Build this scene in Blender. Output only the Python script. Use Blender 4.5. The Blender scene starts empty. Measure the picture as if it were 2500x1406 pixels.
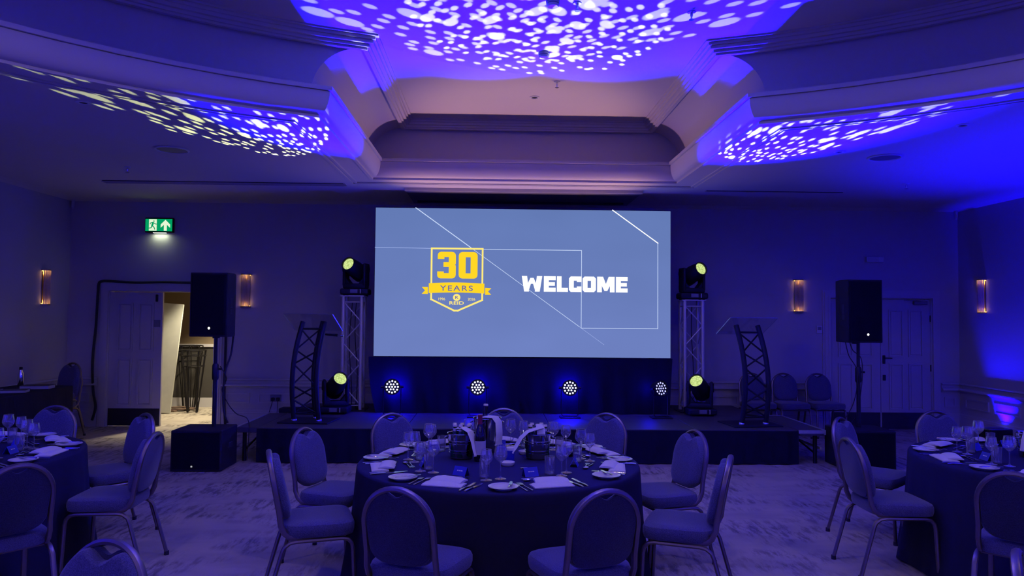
import bpy, bmesh, math, random
from mathutils import Vector, Matrix
random.seed(7)
PI = math.pi
scene = bpy.context.scene
COL = scene.collection

# ------------------------------------------------------------------ camera
def camera_axes(yaw, pitch, roll):
    f = Vector((math.sin(yaw)*math.cos(pitch), math.cos(yaw)*math.cos(pitch), math.sin(pitch)))
    r = Vector((math.cos(yaw), -math.sin(yaw), 0)); u = r.cross(f)
    c, s = math.cos(roll), math.sin(roll)
    return r*c+u*s, u*c-r*s, f
cam = bpy.data.objects.new('camera', bpy.data.cameras.new('camera')); COL.objects.link(cam)
cam.data.sensor_width = 36.0; cam.data.lens = 36.0*1800/2500
r_, u_, f_ = camera_axes(0.0260, 0.0383, 0.0087)
cam.matrix_world = Matrix(((r_.x, u_.x, -f_.x, 0), (r_.y, u_.y, -f_.y, 0), (r_.z, u_.z, -f_.z, 1.7093), (0, 0, 0, 1)))
scene.camera = cam

# ------------------------------------------------------------------ world, exposure
world = bpy.data.worlds.new('world'); scene.world = world; world.use_nodes = True
world.node_tree.nodes['Background'].inputs[0].default_value = (0.15, 0.12, 0.6, 1)
world.node_tree.nodes['Background'].inputs[1].default_value = 0.05
vs = scene.view_settings
vs.view_transform = 'Standard'; vs.look = 'None'; vs.gamma = 1.0; vs.exposure = 0.0; vs.use_curve_mapping = False
cy = scene.cycles
cy.max_bounces = 4; cy.diffuse_bounces = 2; cy.glossy_bounces = 2; cy.transmission_bounces = 2
cy.transparent_max_bounces = 8; cy.adaptive_threshold = 0.03; cy.caustics_reflective = False; cy.caustics_refractive = False
cy.sample_clamp_indirect = 3.0

# light levels (W), used where each lamp is built
GOBO_W = 2100.0
BAY_FILL_W = 260.0  # added warm fill for the bay ceiling
HOUSE_W = 30.0
PAR_W = 22000.0
BLOOM_W = 42.0  # added lamps behind the pars, imitating bloom
UPLIGHT_W = 2300.0
SCREEN_GAIN = 1.0
BLUE = (0.004, 0.0, 1.0)

# ------------------------------------------------------------------ helpers
class MB:
    """collects faces for one mesh"""
    def __init__(self): self.v = []; self.f = []; self.m = []
    def add(self, vs, fs, mi=0):
        o = len(self.v); self.v += [tuple(p) for p in vs]
        self.f += [tuple(i+o for i in f) for f in fs]; self.m += [mi]*len(fs)
        return self
    def box(self, c, s, rot=None, mi=0):
        x, y, z = s[0]/2, s[1]/2, s[2]/2
        P = [Vector(p) for p in ((-x,-y,-z),(x,-y,-z),(x,y,-z),(-x,y,-z),(-x,-y,z),(x,-y,z),(x,y,z),(-x,y,z))]
        if rot is not None: P = [rot @ p for p in P]
        P = [p+Vector(c) for p in P]
        return self.add(P, [(0,3,2,1),(4,5,6,7),(0,1,5,4),(1,2,6,5),(2,3,7,6),(3,0,4,7)], mi)
    def b2(self, lo, hi, mi=0):
        return self.box([(a+b)/2 for a, b in zip(lo, hi)], [b-a for a, b in zip(lo, hi)], None, mi)
    def rbox(self, c, s, bev=0.01, seg=2, rot=None, mi=0):
        bm = bmesh.new(); bmesh.ops.create_cube(bm, size=1)
        for v in bm.verts: v.co = Vector((v.co.x*s[0], v.co.y*s[1], v.co.z*s[2]))
        bmesh.ops.bevel(bm, geom=bm.edges[:], offset=bev, segments=seg, affect='EDGES', profile=0.5)
        return self.addbm(bm, c, rot, mi)
    def addbm(self, bm, c=(0,0,0), rot=None, mi=0):
        bm.verts.index_update()
        P = [(rot @ v.co if rot is not None else v.co)+Vector(c) for v in bm.verts]
        F = [tuple(v.index for v in f.verts) for f in bm.faces]
        bm.free(); return self.add(P, F, mi)
    def tube(self, path, r, n=8, closed=False, cap=True, mi=0, flat=1.0, up=None):
        path = [Vector(p) for p in path]; N = len(path); rings = []
        prev = None
        for i, p in enumerate(path):
            if closed: t = path[(i+1) % N]-path[i-1]
            else: t = path[min(i+1, N-1)]-path[max(i-1, 0)]
            t.normalize()
            if prev is None:
                a = Vector(up) if up else (Vector((0,0,1)) if abs(t.z) < .9 else Vector((1,0,0)))
            else: a = prev
            a = (a-t*a.dot(t)).normalized(); b = t.cross(a); prev = a
            rr = r[i] if isinstance(r, (list, tuple)) else r
            rings.append([p+a*(rr*math.cos(2*PI*k/n))+b*(rr*flat*math.sin(2*PI*k/n)) for k in range(n)])
        V = [q for g in rings for q in g]; F = []
        for i in range(N if closed else N-1):
            j = (i+1) % N
            for k in range(n):
                l = (k+1) % n; F.append((i*n+k, i*n+l, j*n+l, j*n+k))
        if cap and not closed:
            F.append(tuple(range(n))[::-1]); F.append(tuple((N-1)*n+k for k in range(n)))
        return self.add(V, F, mi)
    def lathe(self, prof, n=20, c=(0,0,0), mi=0, rot=None, cap0=False, cap1=False):
        V = []; F = []
        for (r, z) in prof:
            for k in range(n):
                a = 2*PI*k/n; p = Vector((r*math.cos(a), r*math.sin(a), z))
                V.append((rot @ p if rot is not None else p)+Vector(c))
        for i in range(len(prof)-1):
            for k in range(n):
                l = (k+1) % n; F.append((i*n+k, i*n+l, (i+1)*n+l, (i+1)*n+k))
        if cap0: F.append(tuple(range(n))[::-1])
        if cap1: F.append(tuple((len(prof)-1)*n+k for k in range(n)))
        return self.add(V, F, mi)
    def cyl(self, a, b, r, n=12, r2=None, mi=0):
        a, b = Vector(a), Vector(b)
        return self.tube([a, b], [r, r if r2 is None else r2], n, mi=mi)
    def layers(self, loops, cap0=True, cap1=True, mi=0):
        """loops: equal-length closed rings"""
        n = len(loops[0]); V = [p for l in loops for p in l]; F = []
        for i in range(len(loops)-1):
            for k in range(n):
                l = (k+1) % n; F.append((i*n+k, i*n+l, (i+1)*n+l, (i+1)*n+k))
        if cap0: F.append(tuple(range(n))[::-1])
        if cap1: F.append(tuple((len(loops)-1)*n+k for k in range(n)))
        return self.add(V, F, mi)
    def build(self, name, mat, parent=None, smooth=False, loc=None, label=None):
        me = bpy.data.meshes.new(name); me.from_pydata(self.v, [], self.f)
        mats = mat if isinstance(mat, (list, tuple)) else [mat]
        for m in mats: me.materials.append(m)
        if len(mats) > 1: me.polygons.foreach_set('material_index', self.m)
        bm = bmesh.new(); bm.from_mesh(me); bmesh.ops.recalc_face_normals(bm, faces=bm.faces[:]); bm.to_mesh(me); bm.free()
        if smooth:
            me.polygons.foreach_set('use_smooth', [True]*len(me.polygons)); me.set_sharp_from_angle(angle=math.radians(40))
        me.update()
        return link(name, me, parent, loc, label)
def link(name, data, parent=None, loc=None, label=None):
    o = bpy.data.objects.new(name, data); COL.objects.link(o)
    if parent is not None: o.parent = parent
    if loc is not None: o.location = loc
    if label: o['label'] = label
    return o
def thing(name, label, cat, loc=(0,0,0), rz=0.0, group=None):
    o = bpy.data.objects.new(name, None); COL.objects.link(o); o.empty_display_size = .05
    o.location = loc; o.rotation_euler = (0, 0, rz)
    return tag(o, label, cat, group)
def tag(o, label, cat, group=None):
    o['label'] = label; o['category'] = cat
    if group: o['group'] = group
    return o
def structure(o):
    o['kind'] = 'structure'; return o
def copy_tree(src, parent=None):
    c = src.copy(); COL.objects.link(c); c.parent = parent
    for ch in list(src.children): copy_tree(ch, c)
    return c
def place(src, loc, rz, label, group=None, first=[False]):
    o = copy_tree(src); o.location = loc; o.rotation_euler = (0, 0, rz); o['label'] = label
    if group: o['group'] = group
    return o
def drop(src):
    for ch in list(src.children): drop(ch)
    bpy.data.objects.remove(src)
def rotz(a): return Matrix.Rotation(a, 3, 'Z')

# ------------------------------------------------------------------ materials
def mat(name, col, rough=0.6, metal=0.0, spec=0.5, noise=None, bump=None, emit=None, estr=0.0):
    m = bpy.data.materials.new(name); m.use_nodes = True; nt = m.node_tree; b = nt.nodes['Principled BSDF']
    b.inputs['Base Color'].default_value = (*col, 1); b.inputs['Roughness'].default_value = rough
    b.inputs['Metallic'].default_value = metal; b.inputs['Specular IOR Level'].default_value = spec
    if noise or bump:
        tc = nt.nodes.new('ShaderNodeTexCoord')
    if noise:
        sc, amt = noise
        n = nt.nodes.new('ShaderNodeTexNoise'); n.inputs['Scale'].default_value = sc; n.inputs['Detail'].default_value = 3
        nt.links.new(tc.outputs['Object'], n.inputs['Vector'])
        mx = nt.nodes.new('ShaderNodeMix'); mx.data_type = 'RGBA'
        mx.inputs[6].default_value = (*[c*(1-amt) for c in col], 1); mx.inputs[7].default_value = (*[min(1, c*(1+amt)) for c in col], 1)
        nt.links.new(n.outputs['Fac'], mx.inputs[0]); nt.links.new(mx.outputs[2], b.inputs['Base Color'])
    if bump:
        sc, st = bump
        n2 = nt.nodes.new('ShaderNodeTexNoise'); n2.inputs['Scale'].default_value = sc; n2.inputs['Detail'].default_value = 2
        nt.links.new(tc.outputs['Object'], n2.inputs['Vector'])
        bp = nt.nodes.new('ShaderNodeBump'); bp.inputs['Strength'].default_value = st; bp.inputs['Distance'].default_value = .01
        nt.links.new(n2.outputs['Fac'], bp.inputs['Height']); nt.links.new(bp.outputs['Normal'], b.inputs['Normal'])
    if emit:
        b.inputs['Emission Color'].default_value = (*emit, 1); b.inputs['Emission Strength'].default_value = estr
    return m
def emis(name, col, s=1.0):
    m = bpy.data.materials.new(name); m.use_nodes = True; nt = m.node_tree; nt.nodes.clear()
    e = nt.nodes.new('ShaderNodeEmission'); e.inputs[0].default_value = (*col, 1); e.inputs[1].default_value = s
    o = nt.nodes.new('ShaderNodeOutputMaterial'); nt.links.new(e.outputs[0], o.inputs[0]); return m
def glass(name, tint=(1,1,1), base=0.04, gain=0.9, rough=0.02, edge=0.0):
    m = bpy.data.materials.new(name); m.use_nodes = True; nt = m.node_tree; nt.nodes.clear()
    t = nt.nodes.new('ShaderNodeBsdfTransparent'); t.inputs[0].default_value = (*tint, 1)
    g = nt.nodes.new('ShaderNodeBsdfGlossy'); g.inputs['Roughness'].default_value = rough; g.inputs[0].default_value = (1,1,1,1)
    lw = nt.nodes.new('ShaderNodeLayerWeight'); lw.inputs[0].default_value = 0.25
    mr = nt.nodes.new('ShaderNodeMapRange'); mr.inputs[3].default_value = base; mr.inputs[4].default_value = gain
    nt.links.new(lw.outputs['Facing'], mr.inputs[0])
    mx = nt.nodes.new('ShaderNodeMixShader'); nt.links.new(mr.outputs[0], mx.inputs[0])
    nt.links.new(t.outputs[0], mx.inputs[1]); nt.links.new(g.outputs[0], mx.inputs[2])
    o = nt.nodes.new('ShaderNodeOutputMaterial'); out = mx.outputs[0]
    if edge:      # pale diffuse mixed in edge-on, imitating bright light caught in the glass
        pw = nt.nodes.new('ShaderNodeMath'); pw.operation = 'POWER'; pw.inputs[1].default_value = 2.2; nt.links.new(lw.outputs['Facing'], pw.inputs[0])
        ml = nt.nodes.new('ShaderNodeMath'); ml.operation = 'MULTIPLY_ADD'; ml.inputs[1].default_value = edge; ml.inputs[2].default_value = edge*.04; nt.links.new(pw.outputs[0], ml.inputs[0])
        df = nt.nodes.new('ShaderNodeBsdfDiffuse'); df.inputs[0].default_value = (.95, .95, 1.0, 1)
        m2 = nt.nodes.new('ShaderNodeMixShader'); nt.links.new(ml.outputs[0], m2.inputs[0]); nt.links.new(out, m2.inputs[1]); nt.links.new(df.outputs[0], m2.inputs[2]); out = m2.outputs[0]
    nt.links.new(out, o.inputs[0]); return m
def carpet_mat():
    m = bpy.data.materials.new('carpet'); m.use_nodes = True; nt = m.node_tree; b = nt.nodes['Principled BSDF']
    b.inputs['Roughness'].default_value = .95; b.inputs['Specular IOR Level'].default_value = .1
    tc = nt.nodes.new('ShaderNodeTexCoord')
    def noise(rot, scl, scale, detail, rough=.6):
        mp = nt.nodes.new('ShaderNodeMapping'); mp.inputs['Rotation'].default_value = (0, 0, rot); mp.inputs['Scale'].default_value = scl
        nt.links.new(tc.outputs['Object'], mp.inputs['Vector'])
        n = nt.nodes.new('ShaderNodeTexNoise'); n.inputs['Scale'].default_value = scale; n.inputs['Detail'].default_value = detail
        n.inputs['Roughness'].default_value = rough
        nt.links.new(mp.outputs[0], n.inputs['Vector']); return n.outputs['Fac']
    big = noise(0.15, (1, 1.5, 1), 1.25, 2)          # patches where the marks gather
    strk = noise(0.12, (1, .22, 1), 17.0, 4, .7)     # short brush marks along the room
    wide = noise(-0.2, (.5, 1, 1), 2.6, 3)           # soft tone bands
    fine = noise(0, (1, 1, 1), 170, 2)
    def math_(op, a, bb):
        n = nt.nodes.new('ShaderNodeMath'); n.operation = op
        for i, x in enumerate((a, bb)):
            if isinstance(x, (int, float)): n.inputs[i].default_value = x
            else: nt.links.new(x, n.inputs[i])
        return n.outputs[0]
    def ramp(x, lo, hi):
        n = nt.nodes.new('ShaderNodeMapRange'); n.interpolation_type = 'SMOOTHSTEP'; n.inputs[1].default_value = lo; n.inputs[2].default_value = hi; nt.links.new(x, n.inputs[0]); return n.outputs[0]
    s = math_('MULTIPLY', ramp(strk, .44, .62), ramp(big, .38, .62))
    s = math_('ADD', math_('MULTIPLY', s, .75), math_('MULTIPLY', ramp(wide, .35, .75), .35))
    s = math_('ADD', s, math_('MULTIPLY', math_('SUBTRACT', fine, .5), .25))
    cr = nt.nodes.new('ShaderNodeValToRGB'); e = cr.color_ramp.elements
    e[0].position = .0; e[0].color = (.48, .42, .345, 1); e[1].position = 1.0; e[1].color = (.12, .105, .09, 1)
    nt.links.new(s, cr.inputs[0]); nt.links.new(cr.outputs[0], b.inputs['Base Color'])
    bp = nt.nodes.new('ShaderNodeBump'); bp.inputs['Strength'].default_value = .35; bp.inputs['Distance'].default_value = .01
    nt.links.new(fine, bp.inputs['Height']); nt.links.new(bp.outputs[0], b.inputs['Normal'])
    return m
def fabric_mat(name, c1, c2):
    m = bpy.data.materials.new(name); m.use_nodes = True; nt = m.node_tree; b = nt.nodes['Principled BSDF']
    b.inputs['Roughness'].default_value = .9; b.inputs['Specular IOR Level'].default_value = .15
    b.inputs['Sheen Weight'].default_value = .25
    tc = nt.nodes.new('ShaderNodeTexCoord'); n = nt.nodes.new('ShaderNodeTexNoise')
    n.inputs['Scale'].default_value = 230; n.inputs['Detail'].default_value = 3
    nt.links.new(tc.outputs['Object'], n.inputs['Vector'])
    cr = nt.nodes.new('ShaderNodeValToRGB'); cr.color_ramp.elements[0].position = .35; cr.color_ramp.elements[1].position = .7
    cr.color_ramp.elements[0].color = (*c1, 1); cr.color_ramp.elements[1].color = (*c2, 1)
    nt.links.new(n.outputs['Fac'], cr.inputs[0]); nt.links.new(cr.outputs[0], b.inputs['Base Color'])
    bp = nt.nodes.new('ShaderNodeBump'); bp.inputs['Strength'].default_value = .3; bp.inputs['Distance'].default_value = .004
    nt.links.new(n.outputs['Fac'], bp.inputs['Height']); nt.links.new(bp.outputs[0], b.inputs['Normal'])
    return m
M = {}
M['plaster'] = mat('ceiling_paint', (.62, .58, .58), .85, spec=.2, noise=(1.5, .03))
M['wall'] = mat('wall_paint', (.46, .44, .47), .8, spec=.25, noise=(2.0, .04), bump=(60, .05))
M['trim'] = mat('trim_paint', (.50, .48, .50), .5, spec=.35, noise=(6, .03))
M['door'] = mat('door_paint', (.44, .42, .46), .5, spec=.35, noise=(4, .04))
M['kick'] = mat('kick_plate', (.025, .022, .022), .45, .3, noise=(20, .3))
M['carpet'] = carpet_mat()
M['black'] = mat('black_paint', (.008, .008, .009), .6, 0, .25, noise=(30, .2))
M['blackcloth'] = mat('black_cloth', (.0065, .0065, .008), .9, spec=.15, noise=(40, .25), bump=(300, .15))
M['tablecloth'] = mat('black_table_linen', (.013, .012, .017), .85, spec=.2, noise=(60, .25), bump=(400, .2))
M['deck'] = mat('stage_deck', (.05, .047, .05), .5, noise=(14, .35), bump=(80, .2))
M['alu'] = mat('brushed_aluminium', (.68, .68, .72), .45, .35, noise=(40, .1))
M['edge'] = mat('deck_edge', (.55, .55, .58), .4, .6, noise=(30, .1))
M['chrome'] = mat('polished_steel', (.72, .72, .74), .12, 1.0, noise=(10, .05))
M['cutlery'] = mat('cutlery_steel', (.8, .79, .77), .16, 1.0, noise=(50, .05))
M['bronze'] = mat('bronze_tube', (.20, .165, .14), .38, .75, noise=(25, .15))
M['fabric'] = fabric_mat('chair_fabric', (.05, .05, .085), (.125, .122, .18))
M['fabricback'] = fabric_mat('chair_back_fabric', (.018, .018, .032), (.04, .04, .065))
M['rubber'] = mat('rubber', (.015, .015, .015), .8, noise=(50, .2))
M['linen'] = mat('white_linen', (.76, .76, .93), .85, spec=.2, noise=(120, .06), bump=(300, .1))
M['china'] = mat('white_china', (.78, .78, .92), .18, noise=(8, .02))
M['glass'] = glass('clear_glass', (.96, .96, 1), .17, .95, .09, .7)
M['acrylic'] = glass('clear_acrylic', (.96, .97, 1), .02, .4)
M['greenglass'] = mat('green_bottle_glass', (.012, .05, .02), .08, noise=(10, .1))
M['darkglass'] = mat('dark_bottle_glass', (.010, .008, .010), .08, noise=(10, .1))
M['redfoil'] = mat('red_foil', (.28, .015, .03), .35, .3, noise=(60, .1))
M['whitecap'] = mat('white_cap', (.75, .7, .66), .4, noise=(40, .05))
M['paper'] = mat('label_paper', (.55, .54, .56), .8, noise=(60, .05))
M['cardblue'] = mat('blue_card', (.02, .03, .42), .6, noise=(30, .05))
M['print'] = mat('white_print', (.75, .75, .8), .7, noise=(30, .02))
M['gold'] = mat('brass', (.45, .30, .12), .35, .9, noise=(30, .1))
M['rod'] = mat('sconce_glass', (.60, .52, .48), .25, 0, .6, noise=(30, .1))
_nt = M['rod'].node_tree; _tr = _nt.nodes.new('ShaderNodeBsdfTranslucent'); _tr.inputs[0].default_value = (.8, .7, .62, 1)
_mx = _nt.nodes.new('ShaderNodeMixShader'); _mx.inputs[0].default_value = .35
_nt.links.new(_nt.nodes['Principled BSDF'].outputs[0], _mx.inputs[1]); _nt.links.new(_tr.outputs[0], _mx.inputs[2]); _nt.links.new(_mx.outputs[0], _nt.nodes['Material Output'].inputs[0])
M['plastic'] = mat('white_plastic', (.62, .62, .66), .45, noise=(20, .03))
M['greyplastic'] = mat('grey_plastic', (.16, .16, .18), .5, noise=(20, .1))
M['grille'] = mat('speaker_grille', (.004, .004, .005), .85, 0, .1, noise=(200, .5), bump=(500, .4))
M['speaker'] = mat('speaker_cabinet', (.016, .0145, .0145), .7, 0, .2, noise=(80, .3), bump=(200, .2))
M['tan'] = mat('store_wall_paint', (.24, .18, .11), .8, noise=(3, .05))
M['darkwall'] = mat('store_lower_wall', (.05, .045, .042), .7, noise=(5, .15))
M['board'] = mat('fibre_board', (.52, .52, .46), .85, noise=(7, .12))
M['wood'] = mat('split_wood', (.16, .10, .07), .8, noise=(9, .45))
M['black_metal'] = mat('black_metal', (.012, .011, .012), .45, .4, noise=(30, .2))
M['slot'] = mat('dark_slot', (.004, .004, .005), .9, noise=(30, .2))
M['bookcover'] = mat('dark_folder', (.02, .02, .03), .5, noise=(30, .2))
M['pages'] = mat('paper_edge', (.42, .42, .43), .85, noise=(90, .1))

# ================================================================== ROOM
XL, XR, YB, ZC, YF = -6.41, 7.27, 11.32, 3.43, -4.0
fl = MB().add([(-7.5, YF, 0), (8.2, YF, 0), (8.2, 14.2, 0), (-7.5, 14.2, 0)], [(0,1,2,3)])
structure(fl.build('floor', M['carpet']))

# door openings in the back wall
DL0, DL1, DH = -5.81, -4.21, 2.045
DR0, DR1 = 5.23, 6.84
wb = MB(); T = .14
def wallseg(x0, x1, z0, z1): wb.b2((x0, YB, z0), (x1, YB+T, z1))
wallseg(XL-.2, DL0, 0, ZC+.9); wallseg(DL1, DR0, 0, ZC+.9); wallseg(DR1, XR+.2, 0, ZC+.9)
wallseg(DL0, DL1, DH, ZC+.9); wallseg(DR0, DR1, DH, ZC+.9)
wall_back = structure(wb.build('wall_back', M['wall']))
wall_left = structure(MB().b2((XL-.2, YF, 0), (XL, YB, ZC+.9)).build('wall_left', M['wall']))
structure(MB().b2((XL-.2, YF-.2, 0), (XR+.2, YF, 4.3)).build('wall_front', M['wall']))
wall_right = structure(MB().b2((XR, YF, 0), (XR+.2, YB, ZC+.9)).build('wall_right', M['wall']))

# ---- ceiling with a round tray and a rectangular bay towards the screen
CX, CY0, RL = 0.404, 1.63, 5.14
def outline(x0, x1, yb, R, n=72):
    """closed loop, counter clockwise from above: bay then circle"""
    a0 = math.acos((x1-CX)/R); a1 = math.acos((x0-CX)/R)
    P = [(x1, yb), (x0, yb)]
    for k in range(n+1):
        a = a1+(2*PI-(a1-a0))*k/n
        P.append((CX+R*math.cos(a), CY0+R*math.sin(a)))
    return P
def offset(P, d):
    n = len(P); out = []
    for i in range(n):
        p = Vector(P[i]); a = p-Vector(P[i-1]); b = Vector(P[(i+1) % n])-p
        a.normalize(); b.normalize()
        na = Vector((a.y, -a.x)); nb = Vector((b.y, -b.x))
        m = (na+nb); m /= max(.25, m.dot(na)); out.append(tuple(p+m*d))
    return out
def sweep(mb, P, prof, mi=0):
    """prof: (outward offset, z)"""
    loops = []
    for d, z in prof: loops.append([(x, y, z) for x, y in offset(P, d)])
    return mb.layers(loops, False, False, mi)
LOW = outline(-1.532, 2.341, 9.305, RL)
UPP = outline(-1.168, 2.023, 9.39, 5.20)
bm = bmesh.new()
def loop_edges(bm, pts, z):
    vs = [bm.verts.new((x, y, z)) for x, y in pts]
    return [bm.edges.new((vs[i], vs[(i+1) % len(vs)])) for i in range(len(vs))]
ed = loop_edges(bm, [(XL-.1, YF), (XR+.1, YF), (XR+.1, YB+.1), (XL-.1, YB+.1)], ZC)+loop_edges(bm, LOW, ZC)
bmesh.ops.triangle_fill(bm, use_beauty=True, edges=ed)
cl = MB().addbm(bm)
ceiling = structure(cl.build('ceiling', M['plaster']))
# fascia: flat lip, ovolo, square fillet, ledge
prof = [(.03, ZC), (.03, ZC-.012), (-.01, ZC-.012), (-.01, ZC+.012)]
for k in range(9):
    t = PI/2*k/8; prof.append((-.015-.10*math.sin(t), ZC+.014+.185*(1-math.cos(t))))
prof += [(-.108, ZC+.203), (-.135, ZC+.203), (-.135, ZC+.238), (.30, ZC+.238)]
structure(sweep(MB(), LOW, prof).build('trim_1', M['plaster'], smooth=True))
# upper ceiling
bm = bmesh.new(); bmesh.ops.triangle_fill(bm, use_beauty=True, edges=loop_edges(bm, offset(UPP, .02), 4.205))
structure(MB().addbm(bm).build('ceiling_upper', M['plaster'], ceiling))
# stepped moulding at the edge of the upper ceiling
prof = [(.02, 4.09), (-.02, 4.09), (-.02, 4.11), (-.045, 4.11), (-.045, 4.135), (-.08, 4.135), (-.08, 4.165), (-.10, 4.165), (-.10, 4.19), (-.13, 4.19), (-.13, 4.21)]
structure(sweep(MB(), UPP, prof).build('trim_2', M['plaster'], smooth=False))
# cove surfaces between the ledge and the upper moulding
cv = MB()
ZL, ZU = ZC+.235, 4.20
cv.add([(-1.9, 9.47, ZL), (2.7, 9.47, ZL), (2.7, 9.47, ZU), (-1.9, 9.47, ZU)], [(0,1,2,3)])
nA = 60
aa0 = math.acos((2.55-CX)/5.26); aa1 = math.acos((-1.74-CX)/5.26)
loopb = []; loopt = []
for k in range(nA+1):
    a = aa1+(2*PI-(aa1-aa0))*k/nA
    loopb.append((CX+5.26*math.cos(a), CY0+5.26*math.sin(a), ZL)); loopt.append((CX+5.26*math.cos(a), CY0+5.26*math.sin(a), ZU))
cv.add(loopb+loopt, [(i, i+1, nA+2+i, nA+1+i) for i in range(nA)])
for xo, xi in ((-1.62, -1.15), (2.43, 2.0)):      # barrel coves along the bay sides and their ends on the round wall
    V = []; n = 12
    for k in range(n+1):
        t = PI/2*k/n
        x = xi+(xo-xi)*math.cos(t); z = ZL+(4.13-ZL)*math.sin(t)
        yr = lambda xx: CY0+math.sqrt(5.26**2-(xx-CX)**2)
        xe = xo+(xo-xi)*.45
        V += [(x, yr(x)-.01, z), (x, 9.5, z), (xe, yr(xe), z)]
    F = []
    for k in range(n):
        a, b = 3*k, 3*k+3
        F += [(a, a+1, b+1, b), (a, b, b+2, a+2)]
    cv.add(V, F)
structure(cv.build('ceiling_cove', M['plaster'], ceiling, smooth=True))
# bead moulding on the flat ceiling round the tray
sw = MB()
for d in (.24, .30):
    sweep(sw, LOW, [(d, ZC), (d, ZC-.012), (d+.03, ZC-.012), (d+.03, ZC)])
structure(sw.build('trim_3', M['plaster']))
# roof above so no sky light falls on the back of the tray
structure(MB().b2((XL-.2, YF-.2, 4.32), (XR+.2, YB+.2, 4.36)).build('roof', M['plaster'], ceiling))
# cornice strips
cn = MB()
for (a, b) in (((XL, YF), (XL, YB)), ((XL, YB), (XR, YB)), ((XR, YB), (XR, YF))):
    a, b = Vector((*a, 0)), Vector((*b, 0)); d = (b-a).normalized(); nrm = Vector((d.y, -d.x, 0))
    pr = [(0, ZC-.03), (.012, ZC-.03), (.03, ZC-.018), (.10, ZC-.012), (.13, ZC-.004), (.16, ZC)]
    V = [a+nrm*o+Vector((0, 0, z)) for o, z in pr]+[b+nrm*o+Vector((0, 0, z)) for o, z in pr]
    k = len(pr); cn.add(V, [(i, i+1, k+i+1, k+i) for i in range(k-1)])
structure(cn.build('trim_4', M['plaster'], smooth=True))

# ---- dado: chair rail, panels, baseboards
def rail_profile(): return [(0, .735), (.030, .735), (.044, .722), (.044, .712), (.018, .70), (.015, .665), (.050, .655), (.066, .64), (.066, .622), (.022, .61), (.020, .595), (0, .592)]
def base_profile(): return [(0, .265), (.012, .265), (.014, .245), (.022, .235), (.022, .21), (.03, .205), (.03, 0)]
def run(mb, a, b, pr):
    a, b = Vector((*a, 0)), Vector((*b, 0)); d = (b-a).normalized(); nrm = Vector((d.y, -d.x, 0)); k = len(pr)
    V = [a+nrm*o+Vector((0, 0, z)) for o, z in pr]+[b+nrm*o+Vector((0, 0, z)) for o, z in pr]
    mb.add(V, [(i, i+1, k+i+1, k+i) for i in range(k-1)]+[tuple(range(k)), tuple(range(2*k-1, k-1, -1))])
ARC = .13
spans_back = [((XL, YB), (DL0-ARC, YB)), ((DL1+ARC, YB), (DR0-ARC, YB)), ((DR1+ARC, YB), (XR, YB))]
r = MB(); bb = MB()
for a, b in spans_back: run(r, a, b, rail_profile()); run(bb, a, b, base_profile())
structure(r.build('trim_5', M['trim'])); structure(bb.build('baseboard_back', M['trim']))
r = MB(); bb = MB(); run(r, (XL, 3), (XL, YB), rail_profile()); run(bb, (XL, 3), (XL, YB), base_profile())
structure(r.build('trim_6', M['trim'])); structure(bb.build('baseboard_left', M['trim']))
r = MB(); bb = MB(); run(r, (XR, YB), (XR, 3), rail_profile()); run(bb, (XR, YB), (XR, 3), base_profile())
structure(r.build('trim_7', M['trim'])); structure(bb.build('baseboard_right', M['trim']))
def panel(parent, a, b, z0=.365, z1=.515, w=.020, d=.022):
    """raised frame moulding between two wall points"""
    a, b = Vector((*a, 0)), Vector((*b, 0)); t = (b-a).normalized(); n = Vector((t.y, -t.x, 0)); L = (b-a).length
    mb = MB()
    def bar(s0, s1, q0, q1):
        P = [a+t*s+Vector((0, 0, z))+n*o for o in (0, d) for s, z in ((s0, q0), (s1, q0), (s1, q1), (s0, q1))]
        mb.add(P, [(4,5,6,7), (0,1,5,4), (1,2,6,5), (2,3,7,6), (3,0,4,7)])
    bar(0, L, z0, z0+w); bar(0, L, z1-w, z1); bar(0, w, z0+w, z1-w); bar(L-w, L, z0+w, z1-w)
    return mb.build('wainscot_panel', M['trim'], parent)
panel(wall_back, (-6.3, YB), (-6.05, YB))
x = -4.0
for x0, x1 in [(-4.02, -3.66), (-3.53, -2.92), (-2.79, -2.18), (-2.05, -1.44), (-1.31, -.7), (1.7, 2.31), (2.44, 3.05), (3.18, 3.79), (3.92, 4.53), (4.66, 5.02)]:
    panel(wall_back, (x0, YB), (x1, YB))
panel(wall_back, (7.02, YB), (7.19, YB))
for y0 in (11.17, 10.52, 9.87, 9.2): panel(wall_right, (XR, y0), (XR, y0-.53))
for y0 in (8.6, 9.25, 9.9, 10.55): panel(wall_left, (XL, y0), (XL, y0+.53))

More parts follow.
